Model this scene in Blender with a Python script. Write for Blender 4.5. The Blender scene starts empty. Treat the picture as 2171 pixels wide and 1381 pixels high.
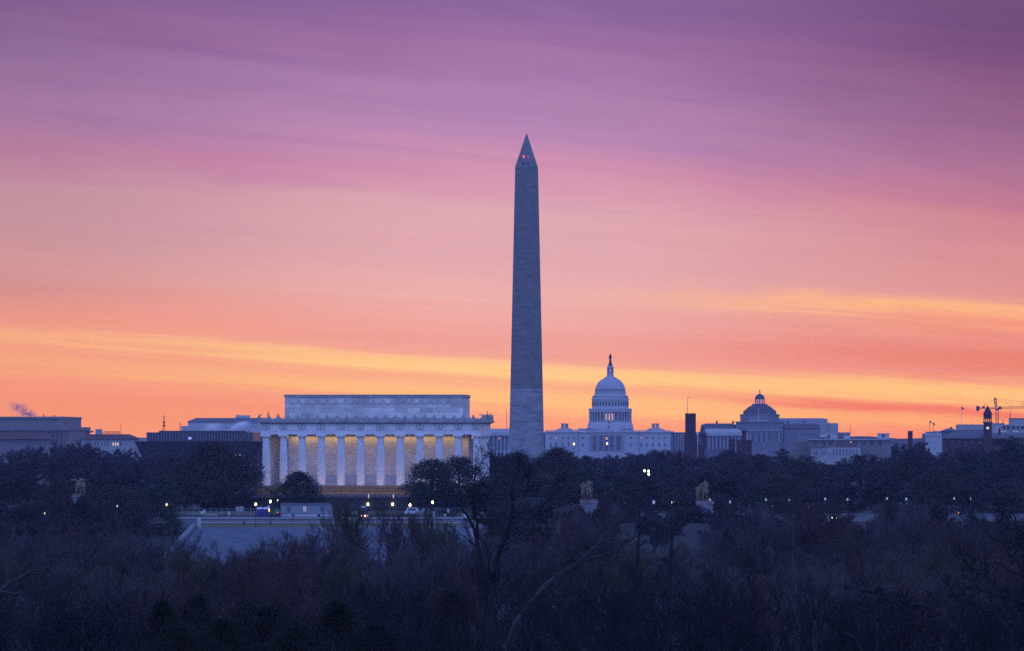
import bpy, math, random
from mathutils import Vector

# ------------------------------------------------------------------ camera, air and light
SC = bpy.context.scene
COL = SC.collection
F, H0, CX, CAMZ = 12540.0, 929.0, 1085.5, 30.0      # focal length, horizon row and centre column in photo pixels
R = math.radians


def PX(px, D): return (px - CX) * D / F
def PZ(py, D): return CAMZ - (py - H0) * D / F


cam = bpy.data.cameras.new('camera')
cam.sensor_width = 36.0
cam.lens = F * 36.0 / 2171.0
cam.shift_y = (H0 - 690.5) / 2171.0
cam.clip_start, cam.clip_end = 1.0, 40000.0
camo = bpy.data.objects.new('camera', cam)
camo.location = (0, 0, CAMZ)
camo.rotation_euler = (R(90), 0, 0)
COL.objects.link(camo)
SC.camera = camo
SC.view_settings.view_transform = 'Standard'
SC.view_settings.look = 'None'
SC.view_settings.exposure = 0.0
SC.view_settings.gamma = 1.0
SC.cycles.use_denoising = False
SC.cycles.use_adaptive_sampling = False
SC.cycles.max_bounces = 7
SC.cycles.diffuse_bounces = 2
SC.cycles.glossy_bounces = 2
SC.cycles.volume_bounces = 5
SC.cycles.sample_clamp_indirect = 4.0


def lin(c):
    return tuple((v / 12.92 if v <= 0.04045 else ((v + 0.055) / 1.055) ** 2.4) for v in [x / 255.0 for x in c[:3]])


class S:
    """a socket with arithmetic"""
    def __init__(s, nt, k): s.nt, s.k = nt, k
    def op(s, o, *a):
        n = s.nt.nodes.new('ShaderNodeMath'); n.operation = o
        for i, v in enumerate((s,) + a):
            if isinstance(v, S): s.nt.links.new(v.k, n.inputs[i])
            else: n.inputs[i].default_value = v
        return S(s.nt, n.outputs[0])
    def __add__(s, b): return s.op('ADD', b)
    def __sub__(s, b): return s.op('SUBTRACT', b)
    def __mul__(s, b): return s.op('MULTIPLY', b)
    def __truediv__(s, b): return s.op('DIVIDE', b)
    def smooth(s, a, b, lo=0.0, hi=1.0):
        n = s.nt.nodes.new('ShaderNodeMapRange'); n.interpolation_type = 'SMOOTHSTEP'
        s.nt.links.new(s.k, n.inputs[0])
        for i, v in enumerate((a, b, lo, hi)): n.inputs[i + 1].default_value = v
        return S(s.nt, n.outputs[0])
    def gauss(s, c, w):
        t = (s - c) / w
        return (t * t * -1.0).op('EXPONENT')


def comb(nt, x, y, z):
    n = nt.nodes.new('ShaderNodeCombineXYZ')
    for i, v in enumerate((x, y, z)):
        if isinstance(v, S): nt.links.new(v.k, n.inputs[i])
        else: n.inputs[i].default_value = v
    return n.outputs[0]


def noise(nt, vec, scale, detail=3.0, rough=0.5, dist=0.0):
    n = nt.nodes.new('ShaderNodeTexNoise')
    nt.links.new(vec, n.inputs['Vector'])
    n.inputs['Scale'].default_value = scale
    n.inputs['Detail'].default_value = detail
    n.inputs['Roughness'].default_value = rough
    n.inputs['Distortion'].default_value = dist
    return S(nt, n.outputs[0])


def cmix(nt, fac, a, b, mode='MIX'):
    n = nt.nodes.new('ShaderNodeMix'); n.data_type = 'RGBA'; n.blend_type = mode
    n.clamp_factor = True
    if isinstance(fac, S): nt.links.new(fac.k, n.inputs[0])
    else: n.inputs[0].default_value = fac
    for i, v in ((6, a), (7, b)):
        if isinstance(v, tuple): n.inputs[i].default_value = v[:3] + (1,)
        else: nt.links.new(v, n.inputs[i])
    return n.outputs[2]


def ramp(nt, fac, stops):
    n = nt.nodes.new('ShaderNodeValToRGB')
    nt.links.new(fac.k, n.inputs[0])
    e = n.color_ramp.elements
    while len(e) < len(stops): e.new(0.5)
    for el, (p, c) in zip(e, stops):
        el.position = p
        el.color = tuple(c) + (1,)
    return n.outputs[0]


HAZE = 0.000036                     # density of the air, used here to allow for it in the sky colours
HAZE_J = (0.05, 0.07, 0.36)
# dawn sky: colours by photo row at the middle of the picture (sRGB), then the dome above and behind
SKY_ROWS = [
    (0, (138, 101, 155)), (100, (157, 110, 160)), (200, (171, 125, 171)), (300, (187, 135, 177)), (375, (207, 143, 173)),
    (450, (220, 164, 174)), (550, (225, 168, 170)), (620, (236, 172, 164)), (690, (238, 162, 150)), (735, (239, 156, 140)),
    (756, (240, 163, 136)), (770, (252, 187, 134)), (785, (255, 200, 128)), (799, (252, 184, 126)), (815, (248, 168, 124)), (832, (253, 184, 120)), (852, (254, 184, 116)),
    (874, (249, 158, 118)), (900, (250, 150, 110)), (929, (250, 150, 98)),
]
SKY_GAIN = (1.0, 1.0, 1.0)
DOME = (0.20, 0.31, 0.92)          # blue of the zenith
WEST = (0.38, 0.59, 1.62)          # brighter blue of the western sky behind the camera

w = bpy.data.worlds.new('World')
SC.world = w
w.use_nodes = True
nt = w.node_tree
nt.nodes.clear()
tc = nt.nodes.new('ShaderNodeTexCoord')
sp = nt.nodes.new('ShaderNodeSeparateXYZ')
nt.links.new(tc.outputs['Generated'], sp.inputs[0])
X, Y, Z = (S(nt, sp.outputs[i]) for i in range(3))
az = X.op('ARCTAN2', Y)
u0 = Z * (F / H0)
u = u0 + az * 0.85
n_soft = noise(nt, comb(nt, az * 15.0, u * 4.5, 0.7), 1.0, 4, 0.55, 0.7)
n_streak = noise(nt, comb(nt, az * 13.0, u * 15.0 + az * 6.0, 3.1), 1.0, 5, 0.58, 1.1)
n_fine = noise(nt, comb(nt, az * 15.0 + u * 2.0, u * 38.0, 9.0), 1.0, 5, 0.62, 0.9)
uu = u + ((n_soft - 0.5) * 0.15 + (n_streak - 0.5) * 0.08) * u.smooth(0.10, 0.55, 0.32, 1.0) + (n_fine - 0.5) * 0.058


def behind(y, c):
    """radiance the sky needs so that the air in front leaves it at colour c"""
    el = max(1e-4, (H0 - y) / F)
    t_ = math.exp(-HAZE * min(9300.0, 156.0 / el))
    return tuple(max(0.004, (a - j * (1 - t_)) / t_) * 0.5 for a, j in zip(lin(c), HAZE_J))


east = ramp(nt, uu, [((H0 - y) / H0, behind(y, c)) for y, c in reversed(SKY_ROWS)])
vm = nt.nodes.new('ShaderNodeVectorMath'); vm.operation = 'MULTIPLY'
nt.links.new(east, vm.inputs[0]); vm.inputs[1].default_value = (2, 2, 2)
east = vm.outputs[0]
# streaks of cloud: greyer violet ones high up, glowing ones low down
hi = u.smooth(0.35, 0.75)
east = cmix(nt, (n_streak.smooth(0.42, 0.82) * hi) * 0.30, east, cmix(nt, 1.0, east, (0.72, 0.74, 0.98), 'MULTIPLY'))
east = cmix(nt, (n_soft.smooth(0.48, 0.75) * hi) * 0.45, east, cmix(nt, 1.0, east, (1.12, 0.86, 0.92), 'MULTIPLY'))
# dimmer and redder away from the glow, above all high up
high = u0.smooth(0.35, 0.95)
midz = u0.smooth(0.20, 0.36) * (high * -1.0 + 1.0)
low = u0.smooth(0.36, 0.20)
el_ = az.smooth(-0.004, -0.095)
er_ = az.smooth(0.004, 0.095)
east = cmix(nt, el_ * midz, east, cmix(nt, 1.0, east, (0.70, 0.66, 0.72), 'MULTIPLY'))
east = cmix(nt, el_ * low, east, cmix(nt, 1.0, east, (0.90, 0.80, 0.86), 'MULTIPLY'))
east = cmix(nt, el_ * high, east, cmix(nt, 1.0, east, (0.68, 0.70, 0.72), 'MULTIPLY'))
east = cmix(nt, er_ * (high * -1.0 + 1.0), east, cmix(nt, 1.0, east, (0.98, 0.72, 0.56), 'MULTIPLY'))
east = cmix(nt, er_ * high, east, cmix(nt, 1.0, east, (0.66, 0.52, 0.53), 'MULTIPLY'))
right = az.smooth(0.0, 0.085)


def lit(y, c): return tuple(2 * v for v in behind(y, c))


east = cmix(nt, uu.gauss(0.350, 0.026) * az.smooth(0.0, 0.075) * 0.8, east, lit(660, (254, 186, 124)))
east = cmix(nt, uu.gauss(0.316, 0.030) * az.smooth(0.03, 0.09) * 0.6, east, lit(690, (250, 156, 110)))
east = cmix(nt, uu.gauss(0.250, 0.045) * right * 0.75, east, lit(745, (232, 124, 94)))
east = cmix(nt, uu.gauss(0.168, 0.024) * az.smooth(0.0, 0.07) * 0.75, east, lit(820, (255, 196, 118)))
east = cmix(nt, (uu.gauss(0.120, 0.016) * az.smooth(0.025, 0.06)) * 0.85, east, lit(870, (240, 116, 92)))
east = cmix(nt, el_ * low * 0.5, east, lit(800, (244, 152, 118)))
east = cmix(nt, n_fine.smooth(0.35, 0.68) * 0.55, east, cmix(nt, 1.0, east, (1.07, 1.10, 1.08), 'MULTIPLY'))
nish = nt.nodes.new('ShaderNodeTexSky')
nish.sky_type = 'NISHITA'
nish.sun_disc = False
nish.sun_elevation = R(1.0)
nish.sun_rotation = R(25)
up = cmix(nt, 0.05, DOME, nish.outputs[0])
sky = cmix(nt, u0.smooth(1.0, 4.5), east, up)
sky = cmix(nt, Y.smooth(0.35, -0.35), sky, WEST)
bg = nt.nodes.new('ShaderNodeBackground')
nt.links.new(sky, bg.inputs[0])
bg.inputs[1].default_value = 1.0
wo = nt.nodes.new('ShaderNodeOutputWorld')
nt.links.new(bg.outputs[0], wo.inputs[0])

sun = bpy.data.lights.new('sun', 'SUN')
sun.energy = 0.05
sun.angle = R(10)
sun.color = (1.0, 0.55, 0.35)
suno = bpy.data.objects.new('sun', sun)
suno.rotation_euler = (R(-87), 0, R(-25) * 1.0)      # glow just over the eastern horizon, to the right of the obelisk
suno.rotation_euler = Vector((-math.sin(R(25)), -math.cos(R(25)), -0.035)).to_track_quat('-Z', 'Y').to_euler()
COL.objects.link(suno)


# ------------------------------------------------------------------ mesh helpers


class MB:
    def __init__(s): s.v, s.f = [], []

    def add(s, vs, fs):
        o = len(s.v)
        s.v.extend(vs)
        s.f.extend([tuple(i + o for i in f) for f in fs])
        return s

    def box(s, x0, x1, y0, y1, z0, z1):
        return s.add([(x0, y0, z0), (x1, y0, z0), (x1, y1, z0), (x0, y1, z0), (x0, y0, z1), (x1, y0, z1), (x1, y1, z1), (x0, y1, z1)],
                     [(0, 3, 2, 1), (4, 5, 6, 7), (0, 1, 5, 4), (1, 2, 6, 5), (2, 3, 7, 6), (3, 0, 4, 7)])

    def frus(s, x0, x1, y0, y1, z0, tx0, tx1, ty0, ty1, z1):
        return s.add([(x0, y0, z0), (x1, y0, z0), (x1, y1, z0), (x0, y1, z0), (tx0, ty0, z1), (tx1, ty0, z1), (tx1, ty1, z1), (tx0, ty1, z1)],
                     [(0, 3, 2, 1), (4, 5, 6, 7), (0, 1, 5, 4), (1, 2, 6, 5), (2, 3, 7, 6), (3, 0, 4, 7)])

    def ext(s, poly, y0, y1):
        """polygon in x,z pushed along y"""
        n = len(poly)
        vs = [(x, y0, z) for x, z in poly] + [(x, y1, z) for x, z in poly]
        return s.add(vs, [tuple(range(n)), tuple(range(2 * n - 1, n - 1, -1))] + [(i, i + n, (i + 1) % n + n, (i + 1) % n) for i in range(n)])

    def lathe(s, prof, n=32, cx=0.0, cy=0.0, ph=0.0, arc=None):
        vs, fs = [], []
        for r, z in prof:
            for k in range(n):
                a = ph + 2 * math.pi * k / n
                rr = r(k) if callable(r) else r
                vs.append((cx + rr * math.cos(a), cy + rr * math.sin(a), z))
        for j in range(len(prof) - 1):
            for k in range(n):
                k2 = (k + 1) % n
                fs.append((j * n + k, j * n + k2, (j + 1) * n + k2, (j + 1) * n + k))
        fs.append(tuple(range(n))[::-1])
        fs.append(tuple((len(prof) - 1) * n + k for k in range(n)))
        return s.add(vs, fs)

    def tube(s, pts, rad, n=6, caps=True):
        o = len(s.v)
        m = len(pts)
        up = Vector((0.31, 0.17, 0.93))
        for i, p in enumerate(pts):
            a = pts[max(0, i - 1)]; b = pts[min(m - 1, i + 1)]
            d = Vector(b) - Vector(a)
            if d.length < 1e-9: d = Vector((0, 0, 1))
            d.normalize()
            e = d.cross(up)
            if e.length < 0.05: e = d.cross(Vector((1, 0, 0)))
            e.normalize()
            g = d.cross(e)
            r = rad[i] if isinstance(rad, (list, tuple)) else rad
            for k in range(n):
                t = 2 * math.pi * k / n
                q = e * (math.cos(t) * r) + g * (math.sin(t) * r)
                s.v.append((p[0] + q.x, p[1] + q.y, p[2] + q.z))
        for i in range(m - 1):
            for k in range(n):
                k2 = (k + 1) % n
                s.f.append((o + i * n + k, o + i * n + k2, o + (i + 1) * n + k2, o + (i + 1) * n + k))
        if caps:
            s.f.append(tuple(o + k for k in range(n))[::-1])
            s.f.append(tuple(o + (m - 1) * n + k for k in range(n)))
        return s

    def ball(s, c, r, n=10, m=7, sq=(1, 1, 1)):
        prof = []
        for j in range(m + 1):
            t = -math.pi / 2 + math.pi * j / m
            prof.append((max(1e-3, math.cos(t)) * r, math.sin(t) * r))
        k = MB().lathe(prof, n)
        return s.add([(c[0] + x * sq[0], c[1] + y * sq[1], c[2] + z * sq[2]) for x, y, z in k.v], k.f)

    def mesh(s, name, mat, smooth=False):
        me = bpy.data.meshes.new(name)
        me.from_pydata(s.v, [], s.f)
        if mat: me.materials.append(mat)
        if smooth: me.polygons.foreach_set('use_smooth', [True] * len(me.polygons))
        me.update()
        return me

    def build(s, name, mat, parent=None, loc=None, smooth=False):
        return put(name, s.mesh(name, mat, smooth), parent, loc)


def put(name, me, parent=None, loc=None):
    o = bpy.data.objects.new(name, me)
    if parent is not None: o.parent = parent
    if loc is not None: o.location = loc
    COL.objects.link(o)
    return o


def tag(o, label, cat, group=None):
    o['label'] = label
    o['category'] = cat
    if group: o['group'] = group
    return o


def thing(name, label, cat, loc=(0, 0, 0), rz=0.0, group=None):
    o = bpy.data.objects.new(name, None)
    o.empty_display_size = 1.0
    o.location = loc
    o.rotation_euler = (0, 0, rz)
    COL.objects.link(o)
    return tag(o, label, cat, group)


def kind(o, k):
    o['kind'] = k
    return o


# ------------------------------------------------------------------ materials
MATS = {}


def mat(name, col, rough=0.8, var=0.12, scale=0.5, brick=None, bump=0.0, metal=0.0, stretch=None, spec=0.3):
    """plain surface with procedural mottling; brick = (block width, course height, contrast)"""
    if name in MATS: return MATS[name]
    m = bpy.data.materials.new(name)
    m.use_nodes = True
    t = m.node_tree
    b = t.nodes['Principled BSDF']
    b.inputs['Roughness'].default_value = rough
    b.inputs['Metallic'].default_value = metal
    b.inputs['Specular IOR Level'].default_value = spec
    c = t.nodes.new('ShaderNodeTexCoord')
    vec = c.outputs['Object']
    if stretch:
        mp = t.nodes.new('ShaderNodeMapping')
        mp.inputs['Scale'].default_value = stretch
        t.links.new(vec, mp.inputs[0])
        vec = mp.outputs[0]
    n1 = noise(t, vec, scale, 5, 0.6)
    dark = tuple(v * (1 - var) for v in col)
    lite = tuple(min(1, v * (1 + var)) for v in col)
    out = ramp(t, n1, [(0.3, dark), (0.7, lite)])
    if brick:
        sx = t.nodes.new('ShaderNodeSeparateXYZ')
        t.links.new(c.outputs['Object'], sx.inputs[0])
        xx, yy, zz = (S(t, sx.outputs[i]) for i in range(3))
        bt = t.nodes.new('ShaderNodeTexBrick')
        t.links.new(comb(t, xx + yy, zz, 0.0), bt.inputs['Vector'])
        bt.inputs['Scale'].default_value = 1.0
        bt.inputs['Brick Width'].default_value = brick[0]
        bt.inputs['Row Height'].default_value = brick[1]
        bt.inputs['Mortar Size'].default_value = brick[1] * 0.03
        bt.inputs['Bias'].default_value = 0.0
        k = brick[2]
        bt.inputs['Color1'].default_value = (1 - k, 1 - k, 1 - k, 1)
        bt.inputs['Color2'].default_value = (1 + k * 0.4, 1 + k * 0.4, 1 + k * 0.4, 1)
        bt.inputs['Mortar'].default_value = (1 - k, 1 - k, 1 - k, 1)
        out = cmix(t, 1.0, out, bt.outputs['Color'], 'MULTIPLY')
    t.links.new(out, b.inputs['Base Color'])
    if bump:
        bn = t.nodes.new('ShaderNodeBump')
        bn.inputs['Strength'].default_value = bump
        t.links.new(n1.k, bn.inputs['Height'])
        t.links.new(bn.outputs[0], b.inputs['Normal'])
    MATS[name] = m
    return m


def glow(name, col, strength):
    if name in MATS: return MATS[name]
    m = bpy.data.materials.new(name)
    m.use_nodes = True
    t = m.node_tree
    b = t.nodes['Principled BSDF']
    b.inputs['Base Color'].default_value = (0.3, 0.3, 0.3, 1)
    b.inputs['Emission Color'].default_value = tuple(col) + (1,)
    b.inputs['Emission Strength'].default_value = strength
    m.cycles.emission_sampling = 'NONE'
    MATS[name] = m
    return m


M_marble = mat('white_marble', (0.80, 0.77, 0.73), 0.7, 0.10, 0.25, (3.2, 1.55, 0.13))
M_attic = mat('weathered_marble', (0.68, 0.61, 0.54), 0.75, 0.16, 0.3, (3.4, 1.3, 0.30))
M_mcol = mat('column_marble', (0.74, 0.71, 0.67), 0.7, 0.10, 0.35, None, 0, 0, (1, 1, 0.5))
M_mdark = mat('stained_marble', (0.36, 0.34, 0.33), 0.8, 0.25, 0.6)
M_gran = mat('golden_granite', (0.17, 0.125, 0.07), 0.8, 0.15, 0.6, (2.4, 0.75, 0.15))
M_terr = mat('terrace_granite', (0.065, 0.063, 0.06), 0.85, 0.2, 0.5, (2.0, 0.6, 0.2))
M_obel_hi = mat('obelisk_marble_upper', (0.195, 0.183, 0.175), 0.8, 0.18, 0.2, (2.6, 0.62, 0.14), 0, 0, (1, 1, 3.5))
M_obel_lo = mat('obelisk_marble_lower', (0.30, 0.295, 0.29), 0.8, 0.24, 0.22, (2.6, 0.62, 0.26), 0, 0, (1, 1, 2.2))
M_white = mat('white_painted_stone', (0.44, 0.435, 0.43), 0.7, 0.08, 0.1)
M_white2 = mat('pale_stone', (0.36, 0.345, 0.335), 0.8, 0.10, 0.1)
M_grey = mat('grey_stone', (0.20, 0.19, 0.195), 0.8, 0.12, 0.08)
M_lime = mat('limestone', (0.21, 0.19, 0.175), 0.8, 0.12, 0.08)
M_roofgrey = mat('grey_roof', (0.10, 0.10, 0.11), 0.7, 0.15, 0.1)
M_roofred = mat('red_tile_roof', (0.10, 0.05, 0.045), 0.8, 0.2, 0.3)
M_brick = mat('dark_red_brick', (0.08, 0.032, 0.035), 0.85, 0.2, 0.4, (1.2, 0.4, 0.15))
M_sand = mat('dark_red_sandstone', (0.055, 0.024, 0.030), 0.9, 0.2, 0.4)
M_bronze = mat('dark_bronze_panels', (0.040, 0.034, 0.036), 0.5, 0.2, 0.25, (1.6, 1.6, 0.25), 0, 0.2)
M_bronze2 = mat('dark_bronze_glass', (0.055, 0.055, 0.065), 0.35, 0.2, 0.3)
M_copper = mat('dark_dome_copper', (0.085, 0.066, 0.075), 0.6, 0.15, 0.3)
M_statue = mat('dark_bronze_statue', (0.025, 0.02, 0.025), 0.5, 0.2, 0.5, metal=0.3)
M_gilt = mat('gilded_bronze', (0.19, 0.115, 0.065), 0.45, 0.5, 1.2)
M_glass = mat('dark_window_glass', (0.035, 0.035, 0.045), 0.25, 0.2, 0.3, spec=0.5)
M_winb = mat('blue_window_glass', (0.10, 0.11, 0.14), 0.3, 0.2, 0.3, spec=0.5)
M_iron = mat('black_iron', (0.02, 0.02, 0.022), 0.5, 0.2, 2.0)
M_steel = mat('galvanised_steel', (0.30, 0.31, 0.32), 0.5, 0.15, 2.0, metal=0.4)
M_metalw = mat('white_painted_metal', (0.60, 0.61, 0.62), 0.5, 0.1, 1.0)
M_warmpane = glow('warm_glow_pane', (1.0, 0.55, 0.30), 0.55)
M_litred = glow('red_lit_window', (1.0, 0.32, 0.20), 0.45)
M_lityel = glow('yellow_lit_window', (1.0, 0.72, 0.35), 0.7)
M_lampw = glow('warm_lamp', (1.0, 0.72, 0.36), 9.0)
M_lampc = glow('white_lamp', (0.95, 1.0, 0.72), 4.0)
M_lampb = glow('unlit_globe_glow', (0.45, 0.65, 1.0), 0.34)  # unlit globes; their paleness is put in as a faint glow
M_redl = glow('red_light', (1.0, 0.06, 0.03), 2.2)
M_orl = glow('orange_light', (1.0, 0.45, 0.12), 2.2)


def boxm(x0, x1, y0, y1, z0, z1): return MB().box(x0, x1, y0, y1, z0, z1)


class Bld:
    """a building whose front stands at distance D; px, py are photo pixels turned to local metres"""
    def __init__(s, name, label, cat, px, D, base_py=None, zb=None, rz=-4.0, group=None):
        s.D, s.k, s.px = D, D / F, px
        s.zb = PZ(base_py, D) if zb is None else zb
        s.o = thing(name, label, cat, (PX(px, D), D, s.zb), R(rz), group)
        s.wm = {}
    def x(s, px): return (px - s.px) * s.k
    def z(s, py): return PZ(py, s.D) - s.zb
    def box(s, name, m, x0, x1, yt, yb, d0, d1, parent=None):
        """x0..x1 and yt (top) .. yb (bottom, None = the ground) in pixels; d0..d1 in metres behind the front"""
        return boxm(s.x(x0), s.x(x1), d0, d1, 0.0 if yb is None else s.z(yb), s.z(yt)).build(name, m, parent or s.o)
    def hip(s, name, m, x0, x1, yb, tx0, tx1, yt, d0, d1, ins, parent=None):
        return MB().frus(s.x(x0), s.x(x1), d0, d1, s.z(yb), s.x(tx0), s.x(tx1), d0 + ins, d1 - ins, s.z(yt)).build(name, m, parent or s.o)
    def wins(s, pxs, py, wpx, hpx, m, d=0.0, name='window', out=0.12, arch=False, parent=None):
        key = (wpx, hpx, m.name, arch)
        if key not in s.wm:
            w2, h2 = wpx * s.k / 2, hpx * s.k / 2
            if arch:
                pl = [(-w2, -h2), (w2, -h2), (w2, h2 - w2)] + [(w2 * math.cos(t), h2 - w2 + w2 * math.sin(t)) for t in (0.6, 1.2, 1.57, 1.94, 2.54)] + [(-w2, h2 - w2)]
                s.wm[key] = MB().ext(pl, -out, 0.1).mesh(name, m)
            else:
                s.wm[key] = boxm(-w2, w2, -out, 0.1, -h2, h2).mesh(name, m)
        for p in pxs:
            put(name, s.wm[key], parent or s.o, (s.x(p), d, s.z(py)))
    def cols(s, pxs, yt, yb, rpx, m, d=0.0, n=10, name='column'):
        key = ('c', yt, yb, rpx)
        if key not in s.wm:
            h = s.z(yt) - s.z(yb); r = rpx * s.k
            s.wm[key] = MB().lathe([(r * 1.25, 0), (r * 1.25, h * .03), (r, h * .04), (r * .85, h * .94), (r * 1.25, h * .96), (r * 1.25, h)], n).mesh(name, m, False)
        for p in pxs:
            put(name, s.wm[key], s.o, (s.x(p), d, s.z(yb)))
    def pole(s, name, m, px, yt, yb, r, d=0.0, parent=None):
        return MB().tube([(s.x(px), d, s.z(yb)), (s.x(px), d, s.z(yt))], [r, r * 0.6], 6).build(name, m, parent or s.o)

# ------------------------------------------------------------------ ground, river, roads
GP = [(-260, 27), (0, 26.5), (60, 23.5), (120, 18.5), (250, 10.5), (400, 7.5), (600, 5.0), (850, 4.0), (905, 1.6), (930, -1.2), (1396, -1.2), (1403, -0.4), (1461, 7.6),
      (1478, 8.4), (1527, 9.3), (1566, 10.6), (1700, 11.0), (2900, 11.4), (5600, 12.0), (6500, 14), (8000, 22), (9200, 22)]


def gz(y):
    for (a, za), (b, zb) in zip(GP, GP[1:]):
        if y <= b: return za + (zb - za) * (y - a) / (b - a)
    return GP[-1][1]


M_soil = mat('winter_ground', (0.022, 0.021, 0.017), 0.95, 0.45, 0.12, None, 0.3)
rng = random.Random(5)
ys = sorted(set([p[0] for p in GP] + list(range(-260, 900, 40)) + list(range(1700, 9200, 350))))
xs = [-2600 + 130 * i for i in range(41)]
g = MB()
for yv in ys:
    for xv in xs:
        j = 0.0 if 890 < yv < 1700 else (0.5 if yv < 900 else 0.35)
        g.v.append((xv, yv, gz(yv) + rng.uniform(-j, j)))
nx = len(xs)
for j in range(len(ys) - 1):
    for i in range(nx - 1):
        g.f.append((j * nx + i, j * nx + i + 1, (j + 1) * nx + i + 1, (j + 1) * nx + i))
kind(g.build('ground', M_soil, smooth=True), 'structure')

mw = bpy.data.materials.new('river_water')
mw.use_nodes = True
t = mw.node_tree
b = t.nodes['Principled BSDF']
b.inputs['Base Color'].default_value = (0.02, 0.03, 0.04, 1)
b.inputs['Roughness'].default_value = 0.6
b.inputs['Specular IOR Level'].default_value = 0.08
c = t.nodes.new('ShaderNodeTexCoord')
nn = noise(t, c.outputs['Object'], 0.5, 4, 0.6)
bn = t.nodes.new('ShaderNodeBump'); bn.inputs['Strength'].default_value = 0.8; bn.inputs['Distance'].default_value = 0.6
t.links.new(nn.k, bn.inputs['Height']); t.links.new(bn.outputs[0], b.inputs['Normal'])
kind(MB().add([(-2600, 906, 0), (2600, 906, 0), (2600, 1404, 0), (-2600, 1404, 0)], [(0, 1, 2, 3)]).build('river', mw), 'structure')

M_road = mat('asphalt', (0.075, 0.075, 0.08), 0.85, 0.15, 0.4)
M_pave = mat('concrete_pavement', (0.22, 0.215, 0.21), 0.9, 0.12, 0.4)
M_grass = mat('winter_grass', (0.085, 0.095, 0.030), 0.95, 0.25, 0.4)
M_paint = mat('white_road_paint', (0.6, 0.6, 0.58), 0.8, 0.15, 0.8)


def sheet(name, m, x0, x1, y0, y1, up, n=10):
    q = MB()
    for i in range(n + 1):
        yv = y0 + (y1 - y0) * i / n
        q.v += [(x0, yv, gz(yv) + up), (x1, yv, gz(yv) + up)]
    for i in range(n): q.f.append((2 * i, 2 * i + 1, 2 * i + 3, 2 * i + 2))
    return kind(q.build(name, m), 'structure')


sheet('grass_strip', M_grass, PX(425, 1470), PX(982, 1470), 1462.5, 1479, 0.15)
sheet('pavement', M_pave, -92, PX(1050, 1480), 1479.2, 1489, 0.25)
sheet('road', M_road, -110, PX(1060, 1500), 1489.2, 1514, 0.12)
sheet('road_edge_line', M_paint, -92, PX(1050, 1490), 1490.2, 1490.7, 0.135, 2)
sheet('road_centre_line', M_paint, -92, PX(1050, 1500), 1501.5, 1502.0, 0.135, 2)
sheet('far_pavement', M_pave, -92, PX(1050, 1520), 1514.2, 1527, 0.25)
sheet('lawn', M_grass, -90, PX(1040, 1550), 1548, 1566, 0.03)

# hills on the far side of the town, a wooded ridge
rng = random.Random(11)
h = MB()
N = 240
for i in range(N + 1):
    xv = -2500 + 5000 * i / N
    px = CX + xv * F / 7800
    top = 29.5 + 3.5 * math.exp(-((px - 1835) / 60.0) ** 2) + 2.0 * math.exp(-((px - 1150) / 60.0) ** 2) + rng.uniform(-0.9, 1.2)
    h.v += [(xv, 7800, 12), (xv, 7850, top * 0.8), (xv, 7990, top), (xv, 8300, 16)]
for i in range(N):
    for k in range(3): h.f.append((4 * i + k, 4 * i + 4 + k, 4 * i + 5 + k, 4 * i + 1 + k))
kind(h.build('hills', mat('wooded_hill', (0.05, 0.045, 0.045), 0.95, 0.4, 0.03)), 'structure')

# ------------------------------------------------------------------ the tall obelisk
D = 2930.0
B = Bld('obelisk', 'tall tapering stone obelisk with a pointed tip and a red light', 'monument', 1116.5, D, 1006, rz=-4.5)
zl, zt, za = B.z(825), B.z(355), B.z(283)
hw = lambda z: 8.35 - (8.35 - 5.28) * z / zt
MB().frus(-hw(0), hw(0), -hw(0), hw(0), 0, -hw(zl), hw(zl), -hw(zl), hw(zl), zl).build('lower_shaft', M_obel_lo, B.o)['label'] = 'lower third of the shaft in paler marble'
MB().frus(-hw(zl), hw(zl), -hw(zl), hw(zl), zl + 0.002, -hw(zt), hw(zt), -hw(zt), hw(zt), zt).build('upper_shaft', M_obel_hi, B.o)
a = hw(zt)
tip = MB().frus(-a, a, -a, a, zt + 0.002, -0.12, 0.12, -0.12, 0.12, za).build('pyramid_tip', M_obel_hi, B.o)
sl = a / (za - zt)
for px in (1112.3, 1121.5):
    zz = B.z(348.5); f = -(a - sl * (zz - zt))
    boxm(-0.45, 0.45, -0.25, 0.8, -0.7, 0.6).build('window', M_glass, tip, (B.x(px) - 0.2, f, zz))
for px, s_ in ((1112.4, 1.0), (1121.7, 0.35)):
    zz = B.z(333.5); f = -(a - sl * (zz - zt))
    boxm(-0.3 * s_, 0.3 * s_, -0.35, 0.6, -0.6 * s_, 0.6 * s_).build('warning_light', M_redl, tip, (B.x(px) - 0.2, f, zz))

# ------------------------------------------------------------------ the white columned memorial
D = 1600.0
B = Bld('columned_memorial', 'white marble memorial with a row of fluted columns on golden steps', 'memorial', 787.5, D, 1048, rz=-3.6)
zc0, zc1 = B.z(1030), B.z(921.5)
wx = 28.7                                        # half the distance between corner columns
for i, (e, y0, y1) in enumerate(((3.0, 1048, 1042), (2.1, 1042, 1036), (1.5, 1036, 1030))):
    B_ = boxm(-wx - e, wx + e, -e, 36 + e, B.z(y0) + (0.0 if i == 0 else 0.002), B.z(y1))
    B_.build('step', M_gran, B.o)
hcol = zc1 - zc0
NF = 80


def fl(r):
    return lambda k: r * (1 - 0.09 * (0.5 - 0.5 * math.cos(2 * math.pi * k * 20 / NF)))


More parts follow.
